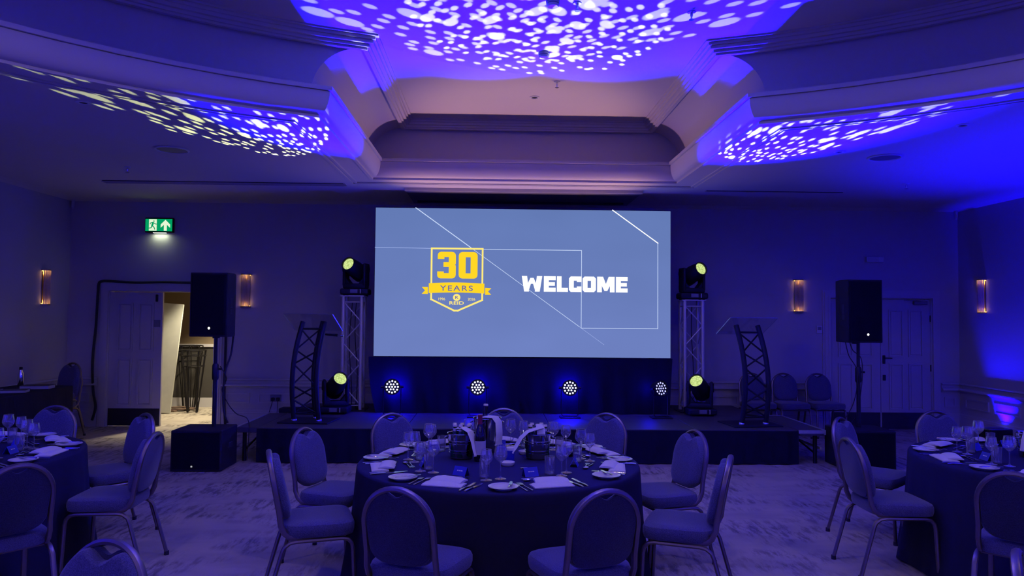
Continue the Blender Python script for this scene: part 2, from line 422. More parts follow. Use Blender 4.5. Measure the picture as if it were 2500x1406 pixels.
# ---- doors
def architrave(name, x0, x1):
    mb = MB()
    for w0, w, d in ((.085, .115, .018), (.03, .085, .03), (0, .03, .038)):
        mb.b2((x0-w, YB-d, 0), (x0-w0, YB, DH+w0)); mb.b2((x1+w0, YB-d, 0), (x1+w, YB, DH+w0)); mb.b2((x0-w, YB-d, DH+w0), (x1+w, YB, DH+w))
    mb.b2((x0, YB, 0), (x0+.012, YB+T, DH)); mb.b2((x1-.012, YB, 0), (x1, YB+T, DH)); mb.b2((x0, YB, DH-.012), (x1, YB+T, DH))
    return structure(mb.build(name, M['trim']))
def leaf(name, x0, w, hinge_left=True, loc_y=YB+.02):
    d = structure(link(name, None, None, (x0, loc_y, .008))); H = DH-.03; th = .042
    MB().b2((0, 0, 0), (w, th, H)).build('door_leaf', M['door'], d)
    pw = (w-.33)/2
    for px in (.125, .125+pw+.08):
        for z0, z1 in ((.30, 1.02), (1.12, 1.86)):
            mb = MB()
            # recessed looking panel: frame bead and raised field
            b = .022
            mb.b2((px, -.018, z0), (px+pw, 0, z0+b)); mb.b2((px, -.018, z1-b), (px+pw, 0, z1)); mb.b2((px, -.018, z0+b), (px+b, 0, z1-b)); mb.b2((px+pw-b, -.018, z0+b), (px+pw, 0, z1-b))
            mb.rbox((px+pw/2, -.002, (z0+z1)/2), (pw-.07, .012, z1-z0-.07), .005, 1)
            mb.build('door_panel', M['door'], d)
    MB().b2((.01, -.004, .005), (w-.01, 0, .262)).build('kick_plate', M['kick'], d)
    return d
architrave('trim_8', DL0, DL1); architrave('trim_9', DR0, DR1)
W2 = (DL1-DL0-.024)/2
d1 = leaf('door_1', DL0+.012, W2)
MB().b2((W2-.13, -.008, 1.49), (W2-.03, 0, 1.60)).build('sign_plate', M['greyplastic'], d1)
MB().rbox((W2-.085, -.012, 1.93), (.035, .024, .11), .006, 1).build('closer_bracket', M['black_metal'], d1)
W3 = (DR1-DR0-.024)/2
d2 = leaf('door_2', DR0+.012, W3-.004)
d3 = leaf('door_3', DR0+.012+W3+.004, W3-.004)
MB().rbox((.045, -.008, 1.08), (.045, .016, .13), .006, 1).build('lock_plate', M['black_metal'], d3)
h = MB().tube([(.045, -.01, 1.105), (.045, -.045, 1.105), (.06, -.055, 1.105), (.15, -.055, 1.10)], .008, 8); h.build('door_handle', M['black_metal'], d3, True)
MB().rbox((.05, -.006, .80), (.05, .012, .09), .005, 1).build('keyhole_plate', M['black_metal'], d3)
cb = MB().rbox((.62, -.025, 1.965), (.22, .05, .06), .008, 1); cb.tube([(.62, -.05, 1.99), (.45, -.10, 2.0), (.36, -.03, 2.01)], .008, 6); cb.build('door_closer', M['greyplastic'], d3)
for z in (.95, 1.72):
    MB().cyl((W3-.008, -.008, z-.05), (W3-.008, -.008, z+.05), .01, 8).build('hinge', M['black_metal'], d3)
# opening trim on the left wall
lw = MB(); lw.b2((XL, 9.22, 0), (XL+.03, 9.44, 3.0)); lw.b2((XL, 8.0, 2.86), (XL+.03, 9.22, 3.0)); lw.b2((XL, 9.16, 0), (XL+.05, 9.22, 2.86))
structure(lw.build('trim_10', M['trim']))

# ---- store room behind the open door
sr = MB(); SY = 13.75
sr.b2((-7.3, SY, 1.15), (-3.3, SY+.1, 2.7)); sr.b2((-7.4, YB+T, 0), (-7.3, SY, 2.7)); sr.b2((-4.17, YB+T, 0), (-4.07, SY, 2.7)); sr.b2((-7.4, YB+T, 2.7), (-3.3, SY+.1, 2.8))
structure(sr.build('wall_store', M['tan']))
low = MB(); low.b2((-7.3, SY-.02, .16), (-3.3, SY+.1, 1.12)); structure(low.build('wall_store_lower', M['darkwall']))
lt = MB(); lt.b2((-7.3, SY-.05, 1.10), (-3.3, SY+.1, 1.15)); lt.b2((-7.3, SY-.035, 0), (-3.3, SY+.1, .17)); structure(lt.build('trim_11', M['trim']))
lamp = thing('store_ceiling_lamp', 'round lamp on the ceiling of the store room past the open door', 'lamp', (-4.62, 12.55, 2.70))
MB().lathe([(.0, 0), (.17, 0), (.17, -.03), (.16, -.035)], 24).build('lamp_base', M['plastic'], lamp)
MB().lathe([(.158, -.032), (.15, -.06), (.09, -.085), (.0, -.092)], 24).build('lamp_shade', emis('store_lamp_glow', (1, .86, .58), 3), lamp, True)
def add_light(name, kind, loc, energy, color, parent=None, **kw):
    d = bpy.data.lights.new(name, kind); d.energy = energy; d.color = color
    for k, v in kw.items(): setattr(d, k, v)
    o = bpy.data.objects.new(name, d); COL.objects.link(o); o.location = loc
    if parent is not None: o.parent = parent
    return o
add_light('store_lamp_light', 'SPOT', (0, 0, -.12), 480, (1, .87, .60), lamp, shadow_soft_size=.12, spot_size=math.radians(105), spot_blend=.5)
# leaning fibre board
lb = thing('leaning_board', 'pale fibre board leaning upright inside the store doorway', 'board', (-5.46, 12.75, 0))
rt = Matrix.Rotation(math.radians(4.5), 3, 'Y') @ Matrix.Rotation(math.radians(-3), 3, 'X')
MB().rbox(rt @ Vector((-.36, 0, .94)), (.72, .03, 1.86), .004, 1, rt).build('board_panel', M['board'], lb)
for i, (x, y, hh) in enumerate(((-5.44, 13.47, 1.13), (-5.16, 12.93, 1.08))):
    t = thing('hairpin_table_frame', ('black hairpin table frame beside the leaning board', 'black hairpin table frame nearest the door jamb in the store room')[i], 'table frame', (x, y, 0), .3*i)
    rg = MB()
    for z, s in ((hh, .21), (hh-.10, .20), (hh-.28, .18)):
        rg.tube([(s*math.cos(a), s*math.sin(a), z) for a in [2*PI*k/24 for k in range(24)]], .008, 6, True)
    rg.build('hoop', M['black_metal'], t, True)
    for k in range(4):
        a = PI/4+PI/2*k; c = Vector((math.cos(a), math.sin(a), 0)); tt = Vector((-c.y, c.x, 0))
        MB().tube([c*.2+tt*.07+Vector((0,0,hh)), c*.10+tt*.012+Vector((0,0,.012)), c*.10-tt*.012+Vector((0,0,.012)), c*.2-tt*.07+Vector((0,0,hh))], .009, 6).build('leg', M['black_metal'], t, True)
rng = random.Random(3)
for k in range(9):
    a = rng.uniform(-.5, .5); L = rng.uniform(.22, .4)
    s = MB().rbox((0, 0, 0), (L, rng.uniform(.04, .08), .022), .006, 1, rotz(a)).build('wood_offcut', M['wood'], None)
    s.location = (-5.62+rng.uniform(-.04, .28), 13.2+rng.uniform(-.25, .2), .013+.024*(k//4))
    tag(s, 'flat brown wood offcut in the low heap behind the leaning board', 'wood', 'wood offcuts in the store room')

# ================================================================== STAGE
SZ, SF = .40, 8.63
stage = thing('stage', 'low black modular stage platform below the LED screen', 'stage', (0.45, SF, 0))
ox = .45
def sp(x, y, z): return (x-ox, y-SF, z)
xs = [-2.70, -1.0, .70, 2.40, 3.60]; ys = [SF, 9.85, 11.05]
for i in range(4):
    for j in range(2):
        MB().rbox(sp((xs[i]+xs[i+1])/2, (ys[j]+ys[j+1])/2, SZ-.03), (xs[i+1]-xs[i]-.006, ys[j+1]-ys[j]-.006, .06), .004, 1).build('deck_panel', M['deck'], stage)
MB().rbox(sp(-2.82, 9.28, SZ-.03), (.23, 1.26, .06), .004, 1).build('deck_panel', M['deck'], stage)
MB().rbox(sp(3.76, 9.26, SZ-.03), (.30, 1.30, .06), .004, 1).build('deck_panel', M['deck'], stage)
MB().b2(sp(-2.955, 8.65, SZ-.05), sp(-2.935, 9.92, SZ+.006)).build('edge_strip', M['edge'], stage)
MB().b2(sp(3.90, 8.61, SZ-.05), sp(3.925, 9.92, SZ+.006)).build('edge_strip', M['edge'], stage)
MB().b2(sp(3.62, 9.905, SZ-.04), sp(3.92, 9.925, SZ+.006)).build('edge_strip', M['edge'], stage)
MB().b2(sp(3.60, 8.603, SZ-.035), sp(3.92, 8.616, SZ+.004)).build('edge_strip', M['edge'], stage)
sk = MB(); n = 360; V = []; F = []
for k in range(n+1):
    x = -2.70+6.30*k/n; w = .012*math.sin(k*.55)+.008*math.sin(k*.21+1)
    V += [sp(x, SF-.022+w*.15, SZ-.008), sp(x, SF-.03+w, .01)]
for k in range(n): F.append((2*k, 2*k+1, 2*k+3, 2*k+2))
sk.add(V, F).build('skirt', M['blackcloth'], stage, True)
for (x, y) in ((-2.88, 8.75), (-2.88, 9.80), (3.84, 8.72), (3.84, 9.8), (3.45, 8.9), (-2.5, 8.9), (-2.5, 10.9), (3.45, 10.9)):
    MB().cyl(sp(x, y, 0), sp(x, y, SZ-.05), .024, 10).build('stage_leg', M['black_metal'], stage)
for x in (-2.88, 3.84):
    MB().cyl(sp(x, 8.75, .12), sp(x, 9.8, .30), .012, 8).build('cross_brace', M['black_metal'], stage)
MB().b2(sp(3.90, 8.72, .16), sp(3.92, 9.8, .19)).build('cross_brace', M['alu'], stage)

# ================================================================== LED SCREEN
SX0, SY0, SZ1, SW = -1.618, 10.105, 3.186, 4.072
SZ0 = SZ1-SW/2
led = thing('led_screen', 'large LED wall showing a thirty years badge and the word welcome', 'screen', (SX0+SW/2, SY0+.06, SZ))
def lp(x, y, z): return (x-SX0-SW/2, y-SY0-.06, z-SZ)
MB().b2(lp(SX0, SY0+.005, SZ0), lp(SX0+SW, SY0+.11, SZ1)).build('screen_body', M['black'], led)
for k in range(5): MB().b2(lp(SX0+.2+.9*k, SY0+.04, SZ), lp(SX0+.26+.9*k, SY0+.10, SZ0)).build('support_post', M['black_metal'], led)
def screen_mat():
    m = bpy.data.materials.new('screen_picture'); m.use_nodes = True; nt = m.node_tree; nt.nodes.clear()
    tc = nt.nodes.new('ShaderNodeTexCoord'); sep = nt.nodes.new('ShaderNodeSeparateXYZ'); nt.links.new(tc.outputs['Generated'], sep.inputs[0])
    cr = nt.nodes.new('ShaderNodeValToRGB'); cr.color_ramp.elements[0].color = (.168, .235, .575, 1); cr.color_ramp.elements[1].color = (.135, .212, .50, 1)
    nt.links.new(sep.outputs['Z'], cr.inputs[0])
    n = nt.nodes.new('ShaderNodeTexNoise'); n.inputs['Scale'].default_value = 3; nt.links.new(tc.outputs['Generated'], n.inputs['Vector'])
    mx = nt.nodes.new('ShaderNodeMix'); mx.data_type = 'RGBA'; mx.blend_type = 'MULTIPLY'; mx.inputs[0].default_value = .15
    nt.links.new(cr.outputs[0], mx.inputs[6]); nt.links.new(n.outputs['Fac'], mx.inputs[7])
    e = nt.nodes.new('ShaderNodeEmission'); e.inputs[1].default_value = SCREEN_GAIN; nt.links.new(mx.outputs[2], e.inputs[0])
    o = nt.nodes.new('ShaderNodeOutputMaterial'); nt.links.new(e.outputs[0], o.inputs[0]); return m
M['screen'] = screen_mat()
face = MB(); face.b2(lp(SX0+.004, SY0-.002, SZ0+.004), lp(SX0+SW-.004, SY0+.006, SZ1-.004))
pic = face.build('picture', M['screen'], led)
WHITE = emis('screen_white', (1, 1, 1), 1.15); LINE = emis('screen_line', (.62, .74, 1), 1.0); LINE2 = emis('screen_line_faint', (.42, .52, .92), 1.0)
YEL = emis('screen_yellow', (1.0, .68, .02), 1.0); YELP = emis('screen_pale_yellow', (1.0, .80, .20), 1.05); NAVY = emis('screen_navy', (.16, .16, .40), .9)  # the navy is the colour of the dark lettering
# picture coordinates: photo-like units, u right 0..724, v down 0..362 over the 4.07 m face
def uv(u, v, k=0): return lp(SX0+SW*u/724.0, SY0-.004-.002*k, SZ1-SW/2*v/362.0)
def stroke(pts, w, m, name, k=0, closed=False):
    mb = MB(); n = len(pts); seg = n if closed else n-1
    for i in range(seg):
        a = Vector(pts[i]); b = Vector(pts[(i+1) % n]); d = (b-a).normalized(); nn = Vector((-d.y, d.x))*w/2; e = d*w*.5
        q = [a-e+nn, b+e+nn, b+e-nn, a-e-nn]; mb.add([uv(p.x, p.y, k) for p in q], [(0,1,2,3)])
    return mb.build(name, m, pic)
stroke([(98, 0), (233, 96)], 1.9, LINE, 'graphic_line'); stroke([(233, 96), (500, 287)], 1.1, LINE, 'graphic_line'); stroke([(500, 287), (560, 330)], .6, LINE2, 'graphic_line')
stroke([(0, 98), (136, 99)], 1.0, LINE2, 'graphic_line'); stroke([(264, 100), (504, 100), (504, 290), (692, 290)], 1.3, LINE, 'graphic_line'); stroke([(692, 290), (692, 80)], 1.5, LINE, 'graphic_line')
stroke([(692, 80), (580, 0)], 2.4, WHITE, 'graphic_line')
bx0, by0 = 136, 97
stroke([(138, 99), (262, 99), (262, 224), (203, 250), (194, 250), (138, 223)], 4.2, YELP, 'badge_outline', 1, True)
def shapes(name, polys, m, k):
    mb = MB()
    for p in polys: mb.add([uv(x, y, k) for x, y in p], [tuple(range(len(p)))])
    return mb.build(name, m, pic)
def rc(x0, y0, x1, y1): return [(x0, y0), (x1, y0), (x1, y1), (x0, y1)]
def chamfer(x0, y0, x1, y1, tl=0, tr=0, br=0, bl=0):
    P = []
    def corner(cx, cy, sx, sy, c, order):
        if c == 0: P.append((cx, cy)); return
        pts = []
        for i in range(4):
            t = PI/2*i/3; pts.append((cx+sx*c*(1-math.sin(t)), cy+sy*c*(1-math.cos(t))))
        P.extend(pts if order else pts[::-1])
    corner(x0, y0, 1, 1, tl, False); corner(x1, y0, -1, 1, tr, True); corner(x1, y1, -1, -1, br, False); corner(x0, y1, 1, -1, bl, True)
    return P
# 30
shapes('numeral_three', [chamfer(153, 107, 197, 120, 8, 9, 0, 0), rc(153, 115, 169, 125), chamfer(180, 119, 197, 139, 0, 0, 4, 0), rc(167, 132, 194, 144), chamfer(180, 138, 197, 160, 0, 4, 0, 0), chamfer(152, 159, 197, 172, 0, 0, 9, 8), rc(152, 155, 168, 165)], YEL, 2)
shapes('numeral_zero', [chamfer(204, 107, 250, 120, 9, 9, 0, 0), rc(204, 119, 221, 160), rc(233, 119, 250, 160), chamfer(204, 159, 250, 172, 0, 0, 9, 9)], YEL, 2)
# ribbon
rb = [(132+ (267-132)*k/16, 184-2.5*math.sin(PI*k/16)) for k in range(17)]+[(267-(267-132)*k/16, 208-2.0*math.sin(PI*k/16)) for k in range(17)]
shapes('ribbon', [rb], YEL, 3)
shapes('ribbon_tail', [[(115, 193), (130, 193), (130, 210), (115, 210), (123, 201.5)]], YEL, 2)
shapes('ribbon_tail', [[(284, 195), (269, 194), (269, 211), (284, 211), (276, 203)]], YEL, 2)
def text_mesh(name, s, x, y, h, m, k, width, bold=.0, parent=None, sp_=1.0):
    c = bpy.data.curves.new(name, 'FONT'); c.body = s; c.size = 1.0; c.offset = bold; c.space_character = sp_; c.align_x = 'CENTER'
    o = bpy.data.objects.new(name, c); COL.objects.link(o)
    dg = bpy.context.evaluated_depsgraph_get(); me = bpy.data.meshes.new_from_object(o.evaluated_get(dg)); bpy.data.objects.remove(o); bpy.data.curves.remove(c)
    xs_ = [v.co.x for v in me.vertices]; ys_ = [v.co.y for v in me.vertices]
    x0, x1, y0, y1 = min(xs_), max(xs_), min(ys_), max(ys_)
    for v in me.vertices:
        uu = x+((v.co.x-(x0+x1)/2)/(x1-x0))*width; vv = y+h/2-((v.co.y-y0)/(y1-y0))*h
        v.co = uv(uu, vv, k)
    me.materials.clear(); me.materials.append(m)
    return link(name, me, pic)
text_mesh('lettering_years', 'YEARS', 199, 195.5, 13, NAVY, 4, 80, .012, sp_=1.25)
cm = MB(); cm.add([uv(200+9*math.cos(2*PI*i/24), 218+8.6*math.sin(2*PI*i/24), 5) for i in range(24)], [tuple(range(24))]); cm.build('emblem_disc', YELP, pic)
text_mesh('emblem_letter', 'R', 200.5, 218, 7.5, NAVY, 6, 8, .012)
text_mesh('lettering_name', 'REID', 200, 231.5, 8.2, YELP, 5, 35, .015)
text_mesh('lettering_start_year', '1996', 164, 222, 6.5, YELP, 5, 16, .004); text_mesh('lettering_end_year', '2026', 236, 222, 6.5, YELP, 5, 18, .004)
# WELCOME in heavy block capitals
def LW(x): return lambda a, b: (x+a, 164+b)
H_ = 38.0
W_ = []
def put(polys, x, sx):
    for p in polys: W_.append([(x+a*sx, 164+b*H_) for a, b in p])
E_ = [rc(0,0,.42,1), rc(.36,0,1,.26), rc(.36,.385,.93,.615), rc(.36,.74,1,1)]
L_ = [rc(0,0,.42,1), rc(.36,.74,1,1)]
C_ = [[(.14,0),(1,0),(1,.27),(.36,.27),(0,.27),(0,.13)], rc(0,.2,.38,.8), [(0,.73),(1,.73),(1,1),(.14,1),(0,.87)], rc(.62,.2,1,.36), rc(.62,.64,1,.8)]
O_ = [[(.14,0),(.86,0),(1,.13),(1,.27),(0,.27),(0,.13)], rc(0,.2,.37,.8), rc(.63,.2,1,.8), [(0,.73),(1,.73),(1,.87),(.86,1),(.14,1),(0,.87)]]
M_ = [rc(0,0,.27,1), rc(.73,0,1,1), [(0,0),(.34,0),(.52,.52),(.52,.92),(.42,.92)], [(.66,0),(1,0),(.58,.92),(.48,.92),(.48,.52)]]
Wd = [[(0,0),(.26,0),(.36,1),(.12,1)], [(.74,0),(1,0),(.88,1),(.64,1)], [(.12,1),(.33,1),(.53,.12),(.42,.12)], [(.67,1),(.88,1),(.58,.12),(.47,.12)], rc(.42,.12,.58,.5)]
wx = [(Wd, 358, 50), (E_, 412, 29), (L_, 444, 27), (C_, 473.5, 31), (O_, 507, 32.5), (M_, 542.5, 43), (E_, 588.5, 29)]
for p, x, s in wx: put(p, x, s)
shapes('lettering_welcome', W_, WHITE, 2)
# black drape below the screen
dr = thing('screen_drape', 'black drape hanging under the LED screen behind the blue lamps', 'drape', (.39, 9.97, SZ))
V = []; F = []; n = 200; rows = 6
for j in range(rows+1):
    for k in range(n+1):
        t = j/rows; x0 = -1.655+.10*t**2; x1 = 2.44-.04*t; x = x0+(x1-x0)*k/n
        V.append((x-.39, .02*math.sin(k*.4)*t+.012*math.sin(k*.17+j*.3)*t-.02*(1-t), .752-(.75)*t))
for j in range(rows):
    for k in range(n): a = j*(n+1)+k; F.append((a, a+1, a+n+2, a+n+1))
MB().add(V, F).build('drape_cloth', M['blackcloth'], dr, True)

# ================================================================== TRUSS TOWERS
def truss_tower(name, label, x, y, zb, zt):
    t = thing(name, label, 'truss', (x, y, zb), 0, 'aluminium truss towers beside the screen'); H = zt-zb; s = .125
    for sx in (-1, 1):
        for sy in (-1, 1):
            MB().cyl((sx*s, sy*s, .012), (sx*s, sy*s, H-.012), .024, 12).build('chord', M['alu'], t, True)
    for fx in range(4):
        a = PI/2*fx; R3 = rotz(a); n = 5; hh = (H-.16)/n; flip = fx % 2
        for z in (.07, H-.09): MB().cyl(R3 @ Vector((-s, -s, z)), R3 @ Vector((s, -s, z)), .009, 8).build('cross_bar', M['alu'], t, True)
        for k in range(n):
            z0 = .08+hh*k; sgn = 1 if (k+flip) % 2 else -1
            MB().cyl(R3 @ Vector((-s*sgn, -s, z0)), R3 @ Vector((s*sgn, -s, z0+hh)), .0085, 8).build('brace', M['alu'], t, True)
    MB().b2((-.2, -.2, 0), (.2, .2, .012)).build('base_plate', M['black_metal'], t)
    MB().b2((-.165, -.165, H-.012), (.165, .165, H)).build('top_plate', M['alu'], t)
    for k, (cx, cyy) in enumerate(((.03, .05), (-.05, .08))):
        MB().tube([(cx+.02*math.sin(z*4+k), cyy+.015*math.cos(z*3), z) for z in [H*i/14+.02 for i in range(14)]], .006, 6).build('cable', M['rubber'], t, True)
    return t
truss_tower('truss_tower', 'silver truss tower left of the LED screen', -1.93, 10.33, SZ, 1.975)
truss_tower('truss_tower', 'silver truss tower right of the LED screen', 2.80, 10.33, SZ, 1.96)

# ================================================================== MOVING HEADS
def gobo_nodes(light, half, seed, power, tint):
    light.use_nodes = True; nt = light.node_tree; nt.nodes.clear()
    tc = nt.nodes.new('ShaderNodeTexCoord'); sep = nt.nodes.new('ShaderNodeSeparateXYZ'); nt.links.new(tc.outputs['Normal'], sep.inputs[0])
    def mt(op, a, b=None, c=None):
        n = nt.nodes.new('ShaderNodeMath'); n.operation = op
        for i, x in enumerate((a, b, c)):
            if x is None: continue
            if isinstance(x, (int, float)): n.inputs[i].default_value = x
            else: nt.links.new(x, n.inputs[i])
        return n.outputs[0]
    k = 1/math.tan(half)
    az = mt('ABSOLUTE', sep.outputs['Z'])
    gx = mt('MULTIPLY', mt('DIVIDE', sep.outputs['X'], az), k); gy = mt('MULTIPLY', mt('DIVIDE', sep.outputs['Y'], az), k)
    cb = nt.nodes.new('ShaderNodeCombineXYZ'); nt.links.new(gx, cb.inputs[0]); nt.links.new(gy, cb.inputs[1]); cb.inputs[2].default_value = 0
    def dots(scale, rad, rnd, off, prob):
        mp = nt.nodes.new('ShaderNodeMapping'); mp.inputs['Location'].default_value = (off, off*.7, 0); nt.links.new(cb.outputs[0], mp.inputs['Vector'])
        v = nt.nodes.new('ShaderNodeTexVoronoi'); v.voronoi_dimensions = '2D'; v.inputs['Scale'].default_value = scale; v.inputs['Randomness'].default_value = rnd
        nt.links.new(mp.outputs[0], v.inputs['Vector'])
        mr = nt.nodes.new('ShaderNodeMapRange'); mr.interpolation_type = 'SMOOTHSTEP'; mr.inputs[1].default_value = rad; mr.inputs[2].default_value = rad*.88; mr.inputs[3].default_value = 0; mr.inputs[4].default_value = 1
        nt.links.new(v.outputs['Distance'], mr.inputs[0])
        # keep dots whose centre lies in the gate and which the gate pattern opens
        ln = nt.nodes.new('ShaderNodeVectorMath'); ln.operation = 'LENGTH'
        sb = nt.nodes.new('ShaderNodeVectorMath'); sb.operation = 'SUBTRACT'; nt.links.new(v.outputs['Position'], sb.inputs[0]); sb.inputs[1].default_value = (off, off*.7, 0)
        nt.links.new(sb.outputs[0], ln.inputs[0])
        inside = mt('LESS_THAN', ln.outputs['Value'], 1.0-.5*rad/scale)
        sc = nt.nodes.new('ShaderNodeSeparateColor'); nt.links.new(v.outputs['Color'], sc.inputs[0])
        return mt('MULTIPLY', mt('MULTIPLY', mr.outputs[0], inside), mt('LESS_THAN', sc.outputs[0], prob))
    d = mt('MAXIMUM', dots(10.5, .255, .72, seed, .88), dots(5.4, .27, .8, seed*1.7+3, .24))
    e = nt.nodes.new('ShaderNodeEmission'); e.inputs[0].default_value = (*tint, 1); nt.links.new(mt('MULTIPLY', d, 1.0), e.inputs[1])
    o = nt.nodes.new('ShaderNodeOutputLight'); nt.links.new(e.outputs[0], o.inputs[0])
def lens_mat():
    m = bpy.data.materials.new('lit_lens'); m.use_nodes = True; nt = m.node_tree; nt.nodes.clear()
    tc = nt.nodes.new('ShaderNodeTexCoord'); v = nt.nodes.new('ShaderNodeTexVoronoi'); v.inputs['Scale'].default_value = 45; nt.links.new(tc.outputs['Object'], v.inputs['Vector'])
    cr = nt.nodes.new('ShaderNodeValToRGB'); cr.color_ramp.elements[0].color = (.80, .95, .40, 1); cr.color_ramp.elements[1].color = (.42, .55, .16, 1); cr.color_ramp.elements[1].position = .8
    nt.links.new(v.outputs['Distance'], cr.inputs[0])
    e = nt.nodes.new('ShaderNodeEmission'); e.inputs[1].default_value = 1.05; nt.links.new(cr.outputs[0], e.inputs[0])
    o = nt.nodes.new('ShaderNodeOutputMaterial'); nt.links.new(e.outputs[0], o.inputs[0]); return m
M['lens'] = lens_mat()
def moving_head(label, x, y, z, az, el, beam, seed, tint, power):
    """az: degrees right of the audience direction (-Y), el: degrees up"""
    t = thing('moving_head_light', label, 'stage light', (x, y, z), 0, 'moving head lights at the truss towers')
    b = MB().rbox((0, 0, .055), (.385, .30, .085), .022, 2); b.build('base', M['black'], t)
    for sx in (-.14, .14):
        for sy in (-.1, .1): MB().cyl((sx, sy, 0), (sx, sy, .02), .018, 8).build('foot', M['rubber'], t)
    MB().b2((-.05, -.153, .035), (.05, -.149, .085)).build('display', M['greyplastic'], t)
    MB().b2((.085, -.153, .03), (.094, -.149, .088)).build('button_row', M['plastic'], t)
    R3 = rotz(math.radians(az)*.55)
    yk = MB(); yk.rbox((0, 0, .135), (.335, .16, .07), .02, 2, R3)
    for s in (-1, 1):
        bmx = MB(); yk.rbox(R3 @ Vector((s*.148, 0, .29)), (.045, .17, .32), .02, 2, R3)
        yk.cyl(R3 @ Vector((s*.125, 0, .37)), R3 @ Vector((s*.18, 0, .37)), .06, 16)
    for s in (-1, 1):   # sloping inner gussets of the yoke
        yk.add([R3 @ Vector(p) for p in ((s*.128, -.06, .17), (s*.128, .06, .17), (s*.128, .06, .25), (s*.128, -.06, .25), (s*.06, -.06, .165), (s*.06, .06, .165))], [(0,1,5,4), (3,2,5,4), (0,3,4), (1,2,5)])
    yk.build('yoke', M['black'], t, True)
    a, e = math.radians(az), math.radians(el)
    dv = Vector((math.sin(a)*math.cos(e), -math.cos(a)*math.cos(e), math.sin(e)))
    rot = dv.to_track_quat('Z', 'Y').to_matrix(); pv = Vector((0, 0, .36))
    hd = MB()
    hd.lathe([(.0, -.17), (.085, -.17), (.105, -.15), (.118, -.05), (.118, .04), (.108, .12), (.098, .20), (.098, .225), (.088, .225), (.083, .205)], 24, pv, rot=rot)
    hd.build('head_barrel', M['black'], t, True)
    MB().lathe([(.0, .214), (.04, .213), (.072, .207), (.083, .203)], 24, pv, rot=rot).build('lens', M['lens'], t, True)
    for k in range(5):
        q = -.15+.02*k; MB().lathe([(.121, q), (.124, q+.004), (.124, q+.01), (.121, q+.014)], 24, pv, rot=rot).build('cooling_fin', M['black_metal'], t, True)
    a, e = math.radians(beam[0]), math.radians(beam[1]); half = math.radians(beam[2])
    bv = Vector((math.sin(a)*math.cos(e), -math.cos(a)*math.cos(e), math.sin(e)))
    L = add_light('gobo_beam', 'SPOT', pv+dv*.235+bv*.02, power, (1, 1, 1), t, shadow_soft_size=.008, spot_size=2*half*1.02, spot_blend=0.0)
    L.rotation_euler = (-bv).to_track_quat('Z', 'Y').to_euler()
    gobo_nodes(L.data, half, seed, power, tint)
    if z < 1:    # added warm spot at the lens, steered inward to tint the bay ceiling
        S = add_light('bay_warm_fill', 'SPOT', pv+dv*.235, BAY_FILL_W, (1, .53, .29), t, shadow_soft_size=.07, spot_size=math.radians(58), spot_blend=.8)
        sv = Vector((-.80 if x > 0 else .80, -.25, 1)).normalized(); S.rotation_euler = (-sv).to_track_quat('Z', 'Y').to_euler()
    return t
WARMG = (.90, 1.0, .42); COOLG = (.90, 1.0, .72)
moving_head('moving head light on top of the left truss tower', -1.91, 10.33, 1.975, -22, 20, (-5, 12, 14), 1.3, WARMG, GOBO_W*1.2)
moving_head('moving head light on top of the right truss tower', 2.81, 10.33, 1.96, 22, 20, (-2, 12, 14), 4.1, WARMG, GOBO_W*1.2)
moving_head('moving head light on the stage before the left truss tower', -2.08, 9.93, SZ, 30, 32, (32, 32, 14), 7.7, COOLG, GOBO_W)
moving_head('moving head light on the stage before the right truss tower', 2.81, 9.93, SZ, -32, 32, (-34, 35, 14), 11.9, COOLG, GOBO_W)

# ================================================================== LED PARS
LEDON = emis('led_lens_glow', (.80, .82, 1.0), 2.2)
LEDDIM = emis('led_lens_glow_side', (.45, .45, 1.0), 1.6)
def led_par(label, x, y, z, az, el, baz, on=LEDON, power=PAR_W):
    t = thing('led_par_light', label, 'stage light', (x, y, SZ), 0, 'blue LED par lights under the screen')
    a, e = math.radians(az), math.radians(el); dv = Vector((math.sin(a)*math.cos(e), -math.cos(a)*math.cos(e), math.sin(e)))
    rot = dv.to_track_quat('Z', 'Y').to_matrix(); pv = Vector((0, 0, z-SZ))
    MB().lathe([(.0, -.14), (.07, -.14), (.09, -.10), (.102, -.02), (.106, .0), (.106, .02), (.098, .02), (.096, .0), (.0, .0)], 28, pv, rot=rot).build('can', M['black'], t, True)
    k = 0
    for n, r in ((1, 0), (6, .036), (12, .074)):
        for i in range(n):
            q = 2*PI*i/n; c = pv+rot @ Vector((r*math.cos(q), r*math.sin(q), .004))
            MB().lathe([(.0, .005), (.008, .004), (.0118, .0)], 10, c, rot=rot).build('led_lens', on, t, True)
    R3 = rotz(a); yk = MB(); hz = z-SZ
    yk.tube([R3 @ Vector(p) for p in ((-.113, 0, hz), (-.113, .0, .05), (-.09, 0, .02), (.09, 0, .02), (.113, 0, .05), (.113, 0, hz))], .006, 8)
    yk.b2((-.13, -.10, 0), (.13, .10, .014)); yk.build('floor_bracket', M['black_metal'], t, True)
    for s in (-1, 1): MB().cyl(R3 @ Vector((s*.105, 0, hz)), R3 @ Vector((s*.145, 0, hz)), .016, 10).build('knob', M['black_metal'], t, True)
    L = add_light('par_beam', 'SPOT', pv+dv*.03, power, BLUE, t, shadow_soft_size=.09, spot_size=math.radians(38), spot_blend=.6)
    b = math.radians(43); a = math.radians(baz); bv = Vector((math.sin(a)*math.cos(b), -math.cos(a)*math.cos(b), math.sin(b)))
    L.rotation_euler = (-bv).to_track_quat('Z', 'Y').to_euler()
    add_light('added_bloom_glow', 'POINT', pv-dv*.245, BLOOM_W if on is LEDON else BLOOM_W*.12, BLUE, t, shadow_soft_size=.03)  # added lamp behind the can; its glow on the drape imitates camera bloom
